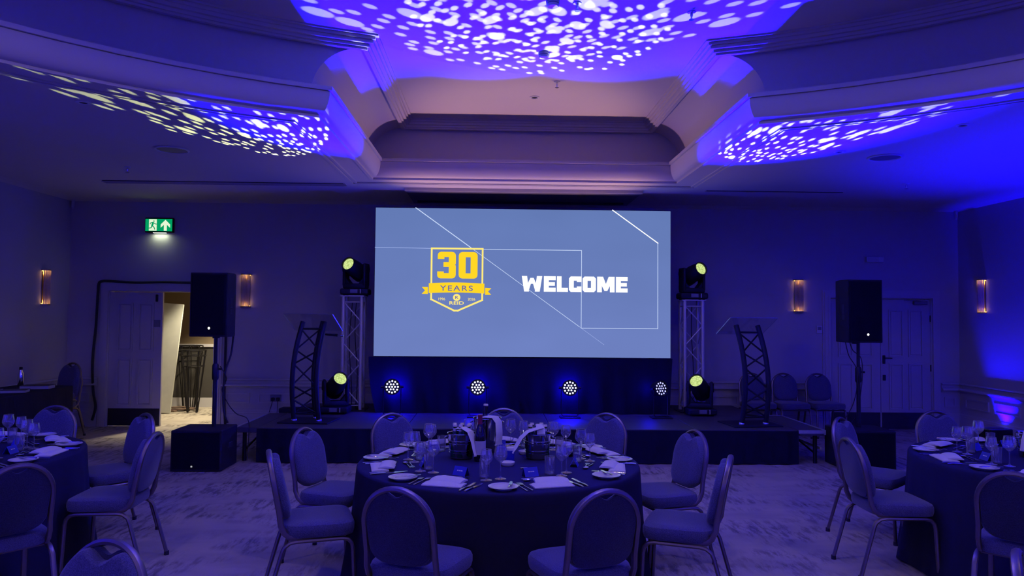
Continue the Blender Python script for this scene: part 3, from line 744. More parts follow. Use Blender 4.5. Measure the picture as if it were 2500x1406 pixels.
for lab, x, az, on, baz in (('blue LED par light under the left end of the screen', -1.30, 3, LEDON, 2), ('blue LED par light below the badge on the screen', -.185, 0, LEDON, 0), ('blue LED par light below the word welcome', 1.025, -4, LEDON, 2), ('blue LED par light turned aside under the right end of the screen', 2.225, 26, LEDDIM, 8)):
    led_par(lab, x*.992, 9.62, .783, az, 9, baz, on)

# ================================================================== BLUE UPLIGHTS AT THE WALLS
def uplight(label, x, y, lean, k=1.0, size=100):
    t = thing('wall_uplight', label, 'uplight', (x, y, 0), 0, 'blue uplights along the side walls')
    MB().lathe([(.0, .06), (.07, .06), (.085, .09), (.09, .17), (.085, .17), (.08, .155), (.0, .155)], 20).build('can', M['black'], t, True)
    MB().b2((-.09, -.06, 0), (.09, .06, .06)).build('floor_base', M['black_metal'], t)
    MB().lathe([(.0, .162), (.06, .161), (.078, .158)], 20).build('lens', emis('uplight_glow', (.1, .08, 1), 3), t, True)
    L = add_light('uplight_beam', 'SPOT', (0, 0, .19), UPLIGHT_W*k, BLUE, t, shadow_soft_size=.06, spot_size=math.radians(size), spot_blend=.55)
    v = Vector((lean, 0, 1)).normalized(); L.rotation_euler = (-v).to_track_quat('Z', 'Y').to_euler()
uplight('small blue uplight on the floor against the right wall', 7.12, 10.30, .5, .2, 72)
uplight('small blue uplight on the floor against the left wall', -6.05, 7.3, -.1, .3)
uplight('small blue uplight further along the right wall', 6.90, 6.9, -.05, .5)
uplight('small blue uplight by the left wall beside the camera', -6.05, 3.0, -.1)
uplight('small blue uplight by the right wall beside the camera', 6.90, 2.6, .1)
uplight('small blue uplight by the left wall behind the camera', -6.05, -1.2, -.1)
uplight('small blue uplight by the right wall behind the camera', 6.90, -1.4, .1)
uplight('small blue uplight at the end wall, left of the camera', -2.6, -3.6, 0)
uplight('small blue uplight at the end wall, right of the camera', 3.4, -3.6, 0)

# ================================================================== WALL SCONCES
SGLOW = emis('sconce_glow', (1, .55, .16), 2.2)
SCONCE_W = .42
def sconce(label, x, y, rz):
    """faces -Y before turning"""
    t = thing('wall_sconce', label, 'wall light', (x, y, 1.81), rz, 'ribbed glass wall sconces')
    MB().b2((-.055, -.012, .02), (.055, 0, .49)).build('back_plate', M['gold'], t)
    def cap(z, n):
        P = [(.078*math.cos(q), -.085*math.sin(q)) for q in [PI*k/12 for k in range(13)]]
        MB().layers([[(a, b, z) for a, b in P], [(a, b, z+.016) for a, b in P]]).build(n, M['gold'], t)
    cap(0, 'lower_cap'); cap(.494, 'upper_cap')
    for k in range(9):
        q = PI*(.16+.68*k/8); c = (.068*math.cos(q), -.075*math.sin(q))
        MB().cyl((c[0], c[1], .016), (c[0], c[1], .494), .0085, 8).build('glass_rod', M['rod'], t, True)
    for z, zz, n in ((.018, .028, 'lower_lamp'), (.482, .492, 'upper_lamp')):
        P = [(.066*math.cos(q), -.078*math.sin(q)) for q in [PI*k/10 for k in range(11)]]
        MB().layers([[(a, b, z) for a, b in P], [(a, b, zz) for a, b in P]]).build(n, SGLOW, t)
    for z in (.045, .465): add_light('sconce_light', 'POINT', (0, -.045, z), SCONCE_W, (1, .50, .20), t, shadow_soft_size=.03)
sconce('ribbed brass wall sconce on the left wall', XL, 10.70, PI/2)
sconce('ribbed brass wall sconce between the left loudspeaker and the screen', -3.755, YB, 0)
sconce('ribbed brass wall sconce between the screen and the right doors', 4.74, YB, 0)
sconce('ribbed brass wall sconce on the right wall', XR, 10.74, -PI/2)

# ================================================================== EXIT SIGN, WALL FITTINGS
ex = thing('exit_sign', 'lit green emergency exit sign above the left doors', 'exit sign', (-5.055, YB-.02, 2.935))
MB().rbox((0, -.03, .105), (.42, .07, .225), .01, 2).build('sign_housing', M['black'], ex)
GRN = emis('exit_green', (.0, .34, .12), 1.0); CRM = emis('exit_white', (.78, .92, .66), 1.0)
MB().b2((-.2, -.068, .012), (.2, -.064, .198)).build('green_panel', GRN, ex)
def flat(name, polys, m, yy):
    mb = MB()
    for p in polys:
        n = len(p); mb.add([(a, yy, b) for a, b in p]+[(a, yy-.002, b) for a, b in p], [tuple(range(n)), tuple(range(2*n-1, n-1, -1))]+[(i, (i+1) % n, n+(i+1) % n, n+i) for i in range(n)])
    return mb.build(name, m, ex)
flat('doorway_symbol', [rc(-.145, .018, -.03, .192)], CRM, -.0685)
flat('arrow_symbol', [[(.03, .115), (.10, .185), (.17, .115), (.17, .065), (.122, .11), (.122, .018), (.078, .018), (.078, .11), (.03, .065)]], CRM, -.0685)
def seg(a, b, w):
    a, b = Vector(a), Vector(b); d = (b-a).normalized(); n = Vector((-d.y, d.x))*w/2
    return [tuple(a+n), tuple(b+n), tuple(b-n), tuple(a-n)]
flat('running_figure', [[(-.072+.011*math.cos(2*PI*k/10), .163+.011*math.sin(2*PI*k/10)) for k in range(10)], seg((-.082, .148), (-.098, .09), .028), seg((-.085, .145), (-.05, .12), .012), seg((-.05, .12), (-.03, .118), .011), seg((-.09, .143), (-.118, .14), .011), seg((-.118, .14), (-.128, .115), .011), seg((-.097, .095), (-.068, .07), .015), seg((-.068, .07), (-.055, .035), .013), seg((-.1, .093), (-.11, .062), .015), seg((-.11, .062), (-.152, .055), .012)], GRN, -.071)
MB().b2((-.09, -.055, -.014), (.10, -.02, -.008)).build('downlight_lens', emis('exit_down', (.9, 1, .75), 3), ex)
e1 = add_light('exit_down_light', 'AREA', (0, -.035, -.02), .55, (.85, 1, .62), ex, size=.2); e1.data.shape = 'RECTANGLE'; e1.data.size_y = .03
e2 = thing('emergency_light', 'small unlit white emergency light above the right doors', 'emergency light', (5.93, YB, 2.60))
MB().rbox((0, -.03, .04), (.27, .06, .085), .01, 2).build('light_housing', M['plastic'], e2); MB().b2((-.12, -.064, .006), (.05, -.06, .074)).build('diffuser', M['paper'], e2)
th = thing('thermostat', 'white thermostat on the wall beside the right doors', 'thermostat', (5.06, YB, 1.485))
MB().rbox((0, -.012, .06), (.085, .024, .12), .006, 2).build('case', M['plastic'], th); MB().b2((-.028, -.026, .055), (.028, -.023, .10)).build('screen', M['greyplastic'], th)
so = thing('wall_socket', 'dark double wall socket with two black plugs left of the stage', 'socket', (-3.27, YB, .39))
MB().rbox((0, -.006, .05), (.165, .012, .10), .004, 1).build('face_plate', M['greyplastic'], so)
for s in (-1, 1):
    p = MB().rbox((s*.038, -.03, .035), (.05, .045, .05), .008, 1); p.tube([(s*.038, -.04, .012), (s*.045, -.07, -.05), (s*.06, -.14, -.16), (s*.08, -.2, -.30), (s*.1, -.24, -.37)], .005, 6); p.build('plug', M['rubber'], so)
for lab, x, sg in (('small white sensor in the ceiling corner by the left wall', XL+.05, 1), ('small white sensor in the ceiling corner by the right wall', XR-.05, -1)):
    t = thing('corner_sensor', lab, 'sensor', (x, YB-.05, 3.25))
    MB().rbox((0, 0, .10), (.035, .035, .13), .008, 2).build('case', M['plastic'], t); MB().lathe([(.0, .02), (.02, .03), (.022, .05)], 12, (sg*.008, -.012, 0)).build('lens', M['paper'], t, True)

# ================================================================== CEILING FITTINGS
def disc_speaker(label, x, y):
    t = thing('ceiling_speaker', label, 'ceiling speaker', (x, y, ZC), 0, 'round ceiling speakers')
    MB().lathe([(.15, 0), (.17, -.002), (.17, -.012), (.155, -.016), (.148, -.008)], 32).build('rim', M['plastic'], t, True); MB().lathe([(.0, -.012), (.08, -.012), (.149, -.008)], 32).build('grille', M['greyplastic'], t, True)
disc_speaker('round ceiling speaker left of the tray ceiling', -3.38, 7.77); disc_speaker('round ceiling speaker right of the tray ceiling', 4.14, 7.65)
def sprinkler(label, x, y, z):
    t = thing('sprinkler', label, 'sprinkler', (x, y, z), 0, 'ceiling sprinkler heads')
    MB().lathe([(.0, 0), (.035, 0), (.033, -.008), (.012, -.012)], 16).build('rose', M['plastic'], t, True)
    MB().lathe([(.010, -.01), (.012, -.03), (.006, -.05), (.006, -.06), (.022, -.062), (.022, -.066), (.0, -.066)], 12).build('head', M['chrome'], t, True)
for lab, x, y, z in (('sprinkler head in the upper ceiling of the bay', .66, 7.73, 4.205), ('sprinkler head on the low ceiling by the left wall', -4.32, 8.75, ZC), ('sprinkler head on the low ceiling towards the right wall', 5.22, 9.14, ZC), ('sprinkler head at the top edge among the projected dots', .65, 5.76, 4.205), ('sprinkler head among dots at the right of the upper ceiling', 1.6, 5.89, 4.205)): sprinkler(lab, x, y, z)
for k in range(6):   # dimmed house lights in the round tray, over and behind the camera
    a = 2*PI*(k+.5)/6; x, y = CX+3.2*math.cos(a), 1.2+3.2*math.sin(a)
    t = thing('house_downlight', f'dimmed warm house downlight {("right and ahead of", "straight ahead of and above", "left and ahead of", "left and behind", "straight behind", "right and behind")[k]} the camera', 'downlight', (x, y, 4.205), 0, 'dimmed house downlights')
    MB().lathe([(.05, -.001), (.058, -.012), (.08, -.008), (.085, 0)], 20).build('trim_ring', M['plastic'], t, True); MB().lathe([(.0, -.003), (.05, -.003)], 20).build('lamp', emis('house_glow', (1, .7, .45), 2), t)
    L = add_light('house_light', 'SPOT', (0, 0, -.03), HOUSE_W, (1, .72, .52), t, shadow_soft_size=.06, spot_size=math.radians(168), spot_blend=.25)
def downlight(label, x, y, z, r=.055):
    t = thing('recessed_downlight', label, 'downlight', (x, y, z), 0, 'unlit recessed ceiling downlights')
    MB().lathe([(r*.6, -.001), (r*.7, -.01), (r, -.006), (r*1.05, 0)], 24).build('trim_ring', M['plastic'], t, True); MB().lathe([(.0, -.002), (r*.62, -.002)], 24).build('dark_lens', M['slot'], t)
for lab, x, y, z in (('unlit recessed downlight in the upper ceiling of the bay', .454, 8.30, 4.205), ('unlit recessed downlight near the right moulding', 4.13, 6.34, ZC), ('unlit recessed downlight beside the right round ceiling speaker', 3.55, 7.43, ZC), ('unlit recessed downlight among the left projected dots', -3.37, 6.07, ZC)): downlight(lab, x, y, z)
for i, (lab, x, y) in enumerate((('smoke detector on the upper ceiling under the projected dots', .462, 6.88), ('smoke detector at the top edge of the upper ceiling', .453, 5.73))):
    t = thing('smoke_detector', lab, 'smoke detector', (x, y, 4.205), 0, 'smoke detectors')
    MB().lathe([(.0, 0), (.055, 0), (.055, -.02), (.05, -.024), (.05, -.03), (.042, -.05), (.0, -.055)], 20).build('case', M['plastic'], t, True); MB().lathe([(.051, -.024), (.053, -.027), (.051, -.03)], 20).build('vent_ring', M['greyplastic'], t)
def slot_vent(label, x0, x1, y, n):
    t = thing('slot_diffuser', label, 'air vent', ((x0+x1)/2, y, ZC), 0, 'linear ceiling vents'); L = (x1-x0)/2
    MB().b2((-L, -.03*n, -.004), (L, .03*n, 0)).build('frame', M['plaster'], t)
    for k in range(n):
        yy = (k-(n-1)/2)*.055; MB().b2((-L+.02, yy-.011, -.009), (L-.02, yy+.011, -.004)).build('slot', M['slot'], t)
        MB().b2((-L, yy+.016, -.02), (L, yy+.026, -.004)).build('vane', M['plaster'], t)
slot_vent('three slot linear vent in the left low ceiling near the back wall', -5.1, -1.95, 9.70, 3); slot_vent('single slot linear vent in the right low ceiling near the back wall', 2.85, 4.75, 9.82, 1)
pj = thing('projection_screen_housing', 'dark recessed projection screen housing in the ceiling above the LED wall', 'screen housing', (.40, 10.55, ZC))
MB().b2((-1.6, -.62, -.03), (1.62, .55, 0)).build('housing_panel', M['greyplastic'], pj); MB().b2((-1.5, .30, -.034), (1.5, .46, -.028)).build('slot', M['slot'], pj)
MB().b2((-1.6, -.65, -.045), (1.62, -.62, 0)).build('front_strip', M['trim'], pj); MB().b2((-1.52, .26, -.06), (1.52, .29, -.028)).build('lip', M['black'], pj)

# ================================================================== PA LOUDSPEAKERS AND SUBS
def pa_set(side, sx, sy, subw, subz, px, py, cx, cy_, rz, z0, hgt):
    s = thing('subwoofer', f'black subwoofer box on the carpet at the {side} end of the stage', 'subwoofer', (sx, sy, 0), 0)
    MB().rbox((0, .03, subz/2), (subw, .50, subz-.01), .012, 2).build('cabinet', M['speaker'], s)
    MB().b2((-subw/2+.02, -.226, .03), (subw/2-.02, -.218, subz-.03)).build('grille', M['grille'], s)
    MB().lathe([(.0, 0), (.008, -.002), (.01, 0)], 12, (-.04, -.227, .06), rot=Matrix.Rotation(PI/2, 3, 'X')).build('badge', emis('badge_white', (1, 1, 1), 1.2), s)
    for q in (-1, 1): MB().rbox((q*(subw/2), .05, subz*.55), (.012, .14, .06), .004, 1).build('handle_cup', M['rubber'], s)
    p = thing('speaker_pole', f'black pole holding the {side} loudspeaker above its subwoofer', 'pole', (px, py, subz), 0)
    MB().cyl((0, 0, .0), (0, 0, .62), .023, 12).build('lower_tube', M['black_metal'], p, True); MB().cyl((0, 0, .60), (0, 0, z0-subz+.03), .018, 12).build('upper_tube', M['black_metal'], p, True)
    MB().lathe([(.03, .52), (.036, .54), (.036, .68), (.028, .70)], 12).build('clamp', M['black_metal'], p, True); MB().cyl((.03, 0, .64), (.075, 0, .64), .012, 8).build('clamp_knob', M['black_metal'], p, True)
    t = thing('loudspeaker', f'tall black loudspeaker on the pole at the {side} of the stage', 'loudspeaker', (cx, cy_, z0), rz)
    w, d = .42, .40
    prof = [(-w/2, -d/2), (w/2, -d/2), (w/2, -.02), (w*.30, d/2), (-w*.30, d/2), (-w/2, -.02)]
    MB().layers([[(a*.99, b*.99, 0) for a, b in prof], [(a, b, .012) for a, b in prof], [(a, b, hgt-.012) for a, b in prof], [(a*.99, b*.99, hgt) for a, b in prof]]).build('cabinet', M['speaker'], t)
    gp = [(-w/2+.012, -d/2), (-w/2+.03, -d/2-.02), (w/2-.03, -d/2-.02), (w/2-.012, -d/2)]
    MB().layers([[(a, b, .03) for a, b in gp], [(a, b, hgt-.02) for a, b in gp]]).build('grille', M['grille'], t)
    MB().lathe([(.0, 0), (.012, -.002), (.014, .001)], 12, (.02, -d/2-.022, .095), rot=Matrix.Rotation(PI/2, 3, 'X')).build('badge', emis('badge_glow', (1, 1, 1), 1.6), t)
    for q in (-1, 1):
        for z, hh in ((hgt*.53, .11), (hgt*.40, .06)): MB().rbox((q*(w/2), -.1, z), (.008, .05, hh), .003, 1).build('handle_slot', M['rubber'], t)
    MB().cyl((0, 0, -.02), (0, 0, .0), .04, 14).build('pole_socket', M['black_metal'], t)
    return t
pa_set('left', -3.19, 8.33, .545, .45, -3.10, 8.38, -3.10, 8.38, math.radians(-5), 1.455, .705)
pa_set('right', 4.29, 8.52, .60, .45, 4.30, 8.58, 4.27, 8.58, math.radians(5), 1.44, .725)
def cable(name, label, pts, r=.006, m='rubber', sub=6, group=None):
    # smooth the polyline with Catmull-Rom
    P = [Vector(p) for p in pts]; Q = []
    for i in range(len(P)-1):
        p0, p1, p2, p3 = P[max(i-1, 0)], P[i], P[i+1], P[min(i+2, len(P)-1)]
        for k in range(sub):
            t = k/sub; Q.append(.5*((2*p1)+(p2-p0)*t+(2*p0-5*p1+4*p2-p3)*t*t+(-p0+3*p1-3*p2+p3)*t**3))
    Q.append(P[-1]); o = MB().tube(Q, r, 7).build(name, M[m], None, True)
    return tag(o, label, 'cable', group)
cable('cable_loom', 'thick black cable taped round the left door frame', [(-5.98, YB-.05, .10), (-5.93, YB-.06, .30), (-5.98, YB-.045, .55), (-6.0, YB-.045, 1.0), (-5.97, YB-.04, 1.5), (-5.955, YB-.04, 2.0), (-5.945, YB-.04, 2.15), (-5.90, YB-.04, 2.185), (-5.8, YB-.04, 2.19), (-5.4, YB-.04, 2.17), (-5.0, YB-.04, 2.18), (-4.6, YB-.04, 2.175), (-4.2, YB-.04, 2.18), (-4.05, YB-.04, 2.1), (-4.03, YB-.04, 1.4), (-4.03, YB-.05, .5), (-4.0, YB-.06, .02)], .019)
cable('speaker_cable', 'thin black cables hanging beside the left speaker pole', [(-2.95, 8.5, 1.46), (-2.98, 8.52, 1.25), (-3.02, 8.46, 1.05), (-3.04, 8.47, .8), (-3.03, 8.48, .6), (-3.0, 8.52, .47)], .011)
cable('speaker_cable', 'thin black cable looping from the left pole to the stage edge', [(-3.06, 8.41, 1.12), (-3.0, 8.45, .98), (-3.05, 8.46, .85), (-3.0, 8.5, .70), (-2.92, 8.56, .57), (-2.80, 8.60, .50), (-2.79, 8.615, .30), (-2.80, 8.60, .03)], .005)
cable('speaker_cable', 'thin black cable curving beside the right speaker pole', [(4.16, 8.6, 1.44), (4.20, 8.60, 1.28), (4.27, 8.555, 1.12), (4.265, 8.55, .9), (4.23, 8.6, .68), (4.14, 8.66, .50), (4.05, 8.70, .46)], .005)
cable('speaker_cable', 'short black cable from the right loudspeaker down to its pole', [(4.22, 8.62, 1.44), (4.25, 8.6, 1.34), (4.32, 8.55, 1.25), (4.33, 8.55, 1.0), (4.30, 8.62, .6), (4.22, 8.66, .46)], .005)
cb_ = thing('cable_box', 'low black cable box on the stage behind the left lectern', 'box', (-2.62, 10.0, SZ))
MB().rbox((0, 0, .03), (.42, .16, .06), .01, 2).build('box_body', M['black'], cb_)
MB().rbox((0, 0, .064), (.36, .10, .01), .003, 1).build('box_lid', M['rubber'], cb_)

# ================================================================== LECTERNS
def lectern(side, x, y, rz, mirror):
    t = thing('lectern', f'black curved truss lectern with clear acrylic top on the {side} of the stage', 'lectern', (x, y, SZ), rz, 'truss lecterns on the stage')
    H = 1.20
    def chord(cx, cy_): # bowed outwards like a bent truss
        P = []
        for k in range(15):
            q = k/14; bow = .075*math.sin(PI*q*.92)
            P.append(Vector((cx*(1-.10*q)-mirror*bow*.45+mirror*.05*q*q*1.0, cy_-bow*.9+.10*q*q, .02+H*q)))
        return P
    C = [chord(-.155, -.08), chord(.155, -.08), chord(.03*mirror, .17)]
    for c in C: MB().tube(c, .030, 12).build('chord', M['black'], t, True)
    for i, j in ((0, 1), (1, 2), (2, 0)):
        n = 5
        for k in range(n):
            a, b = (C[i], C[j]) if k % 2 else (C[j], C[i])
            k0 = 1+int(12*k/n); k1 = 1+int(12*(k+1)/n); MB().cyl(a[k0], b[min(k1, 14)], .0105, 8).build('brace', M['black'], t, True)
        for k in (1, 13): MB().cyl(C[i][k], C[j][k], .0105, 8).build('cross_bar', M['black'], t, True)
    pl = MB().rbox((0, .02, .008), (.62, .50, .016), .004, 1); pl.build('base_plate', M['black'], t)
    for c in C: MB().lathe([(.036, .016), (.036, .03), (.028, .045)], 12, (c[0].x, c[0].y, 0)).build('foot_collar', M['chrome'], t, True)
    # reading shelf slopes down towards the speaker's side
    rx = Matrix.Rotation(math.radians(-27), 3, 'X'); z = H+.03
    tp = MB().rbox((0, .10, z-.02), (.62, .46, .010), .002, 1, rx); tp.build('acrylic_top', M['acrylic'], t)
    lp_ = MB().rbox(Vector((0, .10, z-.02))+rx @ Vector((0, -.226, .004)), (.615, .008, .010), .002, 1, rx); lp_.build('polished_edge', M['edge_clear'], t)
    for s in (-1, 1): MB().rbox(Vector((0, .10, z-.02))+rx @ Vector((s*.309, 0, .0)), (.006, .45, .010), .002, 1, rx).build('polished_edge', M['edge_clear'], t)
    MB().rbox(Vector((0, .10, z-.02))+rx @ Vector((0, .225, .02)), (.60, .010, .035), .002, 1, rx).build('paper_stop', M['acrylic'], t)
    if side == 'left':
        MB().tube([(.10, .26, H-.14), (.26, .26, H-.15)], [.012, .018], 10).build('microphone', M['black'], t, True); MB().cyl((.30, .26, H-.155), (.335, .26, H-.157), .014, 10).build('clip', M['chrome'], t, True)
    return t
M['edge_clear'] = glass('acrylic_edge', (.75, .78, 1.0), .25, .9, .25)
lectern('left', -2.24, 9.16, math.radians(-6), 1); lectern('right', 3.19, 9.06, math.radians(7), -1)

# ================================================================== CHAIRS
def make_chair():
    t = thing('banquet_chair', 'chair', 'chair')
    tl = math.tan(math.radians(11))
    def by(z): return -.205-(z-.46)*tl        # back plane
    hw = .182; zt = .90; rr = .185
    def arch(h, top, z0, n=22):
        """right side up over the top and down the left"""
        a = top-h*1.02
        P = [(h, z) for z in (z0, (z0+a)/2)]
        P += [(h*math.cos(PI*k/n), a+h*1.02*math.sin(PI*k/n)) for k in range(n+1)]
        P += [(-h, z) for z in ((z0+a)/2, z0)]
        return P
    top = arch(hw, zt-.014, .56)
    def side(s):
        return [(s*.188, .06, .412), (s*.188, -.10, .412), (s*.188, -.165, .420), (s*.187, -.195, .445), (s*.186, by(.49)-.005, .49)]
    path = side(1)+[(x, by(z), z) for x, z in top]+side(-1)[::-1]
    MB().tube(path, .0145, 8, flat=1.2, up=(1, 0, 0)).build('back_frame', M['bronze'], t, True)
    def pad_outline(h, z0, z1, notch, nw):
        P = []; n = 40; a = z1-h*.98
        for k in range(n+1):             # over the top, right to left
            q = PI*k/n; x = h*math.cos(q); z = a+h*.98*math.sin(q)
            if abs(x) < nw: z -= notch*(.5+.5*math.cos(PI*x/nw))
            P.append((x, z))
        m = 14
        for k in range(m+1):             # rounded bottom, left to right
            q = PI+PI*k/m; P.append((h*.97*math.copysign(abs(math.cos(q))**.55, math.cos(q)), z0+.10+.10*math.sin(q)*1.0))
        return P
    def pad(name, h, z0, z1, notch, nw, offs, m):
        O = pad_outline(h, z0, z1, notch, nw); cx, cz = 0, (z0+z1)/2; loops = []
        for d, s in offs:
            loops.append([(x*s, by(z)+d, cz+(z-cz)*(1-(1-s)*.75)) for x, z in O])
        return MB().layers(loops).build(name, m, t, True)
    pad('backrest', .180, .50, .886, .058, .098, [(.008, .97), (.016, 1.0), (.036, 1.0), (.050, .96), (.058, .88), (.061, .7)], M['fabric'])
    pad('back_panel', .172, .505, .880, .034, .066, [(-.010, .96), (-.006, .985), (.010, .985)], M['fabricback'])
    # seat cushion
    loops = []
    for z, s in ((.412, .93), (.418, .975), (.440, 1.0), (.468, 1.0), (.485, .97), (.493, .90), (.496, .7)):
        L = []
        for k in range(44):
            q = 2*PI*k/44; c, sn = math.cos(q), math.sin(q); e = .38
            x = .222*math.copysign(abs(c)**e, c); y = .208*math.copysign(abs(sn)**e, sn)
            x *= 1+.06*(y/.208)
            L.append((x*s, .003+y*s, z))
        loops.append(L)
    MB().layers(loops).build('seat', M['fabric'], t, True)
    for s in (-1, 1):
        X = s*.205
        MB().tube([(X, .03, .398), (X, .13, .398), (X, .165, .390), (X, .188, .365), (X*1.01, .195, .33), (X*1.03, .21, .015)], .0125, 8, flat=1.25).build('leg', M['bronze'], t, True)
        MB().tube([(X, .03, .398), (X, -.13, .398), (X, -.165, .392), (X, -.195, .370), (X*1.01, -.207, .345), (X*1.03, -.30, .015)], .0125, 8, flat=1.25).build('leg', M['bronze'], t, True)
        for yy in (.21, -.30): MB().lathe([(.0, 0), (.017, 0), (.016, .028)], 10, (X*1.03, yy, 0)).build('foot_cap', M['rubber'], t)
    MB().cyl((-.2, .14, .39), (.2, .14, .39), .009, 8).build('stretcher', M['bronze'], t, True); MB().cyl((-.2, -.12, .395), (.2, -.12, .395), .009, 8).build('stretcher', M['bronze'], t, True)
    return t
chair0 = make_chair()
TOPY = -.290   # local y of the top of the back
def put_chair(tx, ty, face, label, group, z=0.0):
    """tx, ty: point under the top of the back; face: heading in degrees (0 = +X)"""
    a = math.radians(face); d = Vector((math.cos(a), math.sin(a)))
    return place(chair0, (tx-TOPY*d.x, ty-TOPY*d.y, z), a-PI/2, label, group)
def heading(tx, ty, c, off=0): return math.degrees(math.atan2(c[1]-ty, c[0]-tx))+off
TC, TL, TR = (.05, 4.92), (-3.75, 5.05), (3.90, 5.00)
GC, GL, GR = 'chairs round the centre table', 'chairs round the left table', 'chairs round the right table'
for lab, x, y in (('purple chair at the near left of the centre table, seen from behind', -.453, 3.538), ('purple chair at the near right of the centre table, seen from behind', .555, 3.508),
        ('purple chair seen edge-on at the left front of the centre table', -1.334, 4.484), ('purple chair at the left rear of the centre table', -1.362, 5.382),
        ('purple chair facing the camera at the far left of the centre table', -.842, 6.193), ('purple chair at the far middle of the centre table behind the bottles', .108, 6.55),
        ('purple chair facing the camera at the far right of the centre table', .986, 6.267), ('purple chair at the right rear of the centre table', 1.488, 5.354), ('purple chair seen edge-on at the right front of the centre table', 1.422, 4.371)):
    put_chair(x, y, heading(x, y, TC), lab, GC)
for lab, x, y in (('purple chair at the far side of the left table, facing the camera', -3.80, 6.58), ('purple chair at the far right of the left table', -2.80, 6.11), ('purple chair at the right side of the left table, back half turned', -2.29, 5.145), ('purple chair at the near side of the left table, seen from behind', -2.528, 4.056)):
    put_chair(x, y, heading(x, y, TL), lab, GL)
for lab, x, y in (('purple chair at the far side of the right table, facing the camera', 3.98, 6.56), ('purple chair at the far left of the right table', 2.88, 6.084), ('purple chair at the left side of the right table, back half turned', 2.45, 5.054), ('purple chair at the near side of the right table, seen from behind', 2.812, 3.93)):
    put_chair(x, y, heading(x, y, TR), lab, GR)
put_chair(-1.36, 2.727, 250, 'purple chair cut off at the bottom left corner of the picture', 'nearest chairs')
put_chair(1.86, 2.60, -38, 'purple chair cut off at the bottom right corner of the picture', 'nearest chairs')
for lab, x in (('spare chair against the back wall, behind the right lectern', 3.87), ('spare chair against the back wall, middle of three', 4.36), ('spare chair against the back wall, next to the right doors', 4.87)):
    put_chair(x, 10.98, -90, lab, 'spare chairs along the back wall')
for k, lab in enumerate(('bottom chair of the stack beside the left doors', 'upper chair of the stack beside the left doors')):
    put_chair(-5.86-.03*k, 10.55+.02*k, -112, lab, 'stacked chairs by the left wall', .11*k)
drop(chair0)

# ================================================================== TABLES
TZ = .755; TR_ = .915
def round_table(c, which, seed):
    t = thing('round_table', f'round banquet table under the black cloth, {which} table', 'table', (c[0], c[1], 0), 0, 'round banquet tables')
    MB().lathe([(.0, TZ-.035), (TR_-.02, TZ-.035), (TR_-.01, TZ-.02), (TR_-.02, TZ-.006), (.0, TZ-.006)], 48).build('tabletop', M['wood'], t)
    for k in range(4):
        a = PI/4+PI/2*k; MB().cyl((.5*math.cos(a), .5*math.sin(a), 0), (.5*math.cos(a), .5*math.sin(a), TZ-.036), .018, 10).build('leg', M['black_metal'], t)
    n = 240; loops = []; rnd = random.Random(seed); ph = [rnd.uniform(0, 6.28) for _ in range(4)]
    rows = [(.30, TZ, 0), (.7, TZ, 0), (TR_-.012, TZ, 0), (TR_, TZ-.005, 0), (TR_+.006, TZ-.016, 0), (TR_+.010, TZ-.05, .08), (TR_+.018, TZ-.18, .2), (TR_+.03, TZ-.34, .45), (TR_+.055, TZ-.54, .8), (TR_+.085, .015, 1.0)]
    for r, z, w in rows:
        L = []
        for k in range(n):
            a = 2*PI*k/n
            f = .5*math.sin(13*a+ph[0])+.32*math.sin(21*a+ph[1])+.25*math.sin(8*a+ph[2])+.2*math.sin(34*a+ph[3])
            q = r+w*.035*f; L.append((q*math.cos(a), q*math.sin(a), z))
        loops.append(L)
    mb = MB().layers(loops, True, False)
    o = mb.build('tablecloth', M['tablecloth'], None, True, (c[0], c[1], 0)); tag(o, f'black floor length cloth on the {which} round table', 'tablecloth', 'black round tablecloths')
round_table(TC, 'centre', 1); round_table(TL, 'left', 2); round_table(TR, 'right', 3)

# ---- place settings (built once, then copied)
def make_plate():
    t = thing('side_plate', 'plate', 'plate')
    MB().lathe([(.0, .004), (.045, .004), (.05, .0), (.053, .003), (.062, .010), (.084, .0165), (.085, .0185), (.062, .0135), (.052, .007), (.0, .0065)], 36).build('plate_body', M['china'], t, True)
    MB().lathe([(.066, .0152), (.083, .0187), (.083, .0191), (.066, .0157)], 36).build('plate_rim', M['china'], t, True)
    return t
def blade(mb, P, z, th, k=1.25):  # closed flat outline with thickness
    n = len(P); mb.add([(x*k, y, z) for x, y in P]+[(x*k, y, z+th) for x, y in P], [tuple(range(n))[::-1], tuple(range(n, 2*n))]+[(i, (i+1) % n, n+(i+1) % n, n+i) for i in range(n)])
def make_fork(L, name='dinner_fork'):
    t = thing(name, 'fork', 'fork'); s = L/.20
    h = MB(); h.tube([(0, -.10*s, .004), (0, -.06*s, .005), (0, -.01*s, .006), (0, .03*s, .008), (0, .045*s, .006)], [.0055, .0045, .003, .0028, .004], 8, flat=.5, up=(1, 0, 0)); h.build('handle', M['cutlery'], t, True)
    w = MB(); blade(w, [(-.004, .04*s), (.004, .04*s), (.0105, .053*s), (.0105, .062*s), (-.0105, .062*s), (-.0105, .053*s)], .004, .0025)
    for k in range(4):
        x = -.0092+.00613*k; blade(w, [(x-.0014, .06*s), (x+.0014, .06*s), (x+.0009, .10*s), (x-.0009, .10*s)], .004, .002)
    w.build('tines', M['cutlery'], t); return t
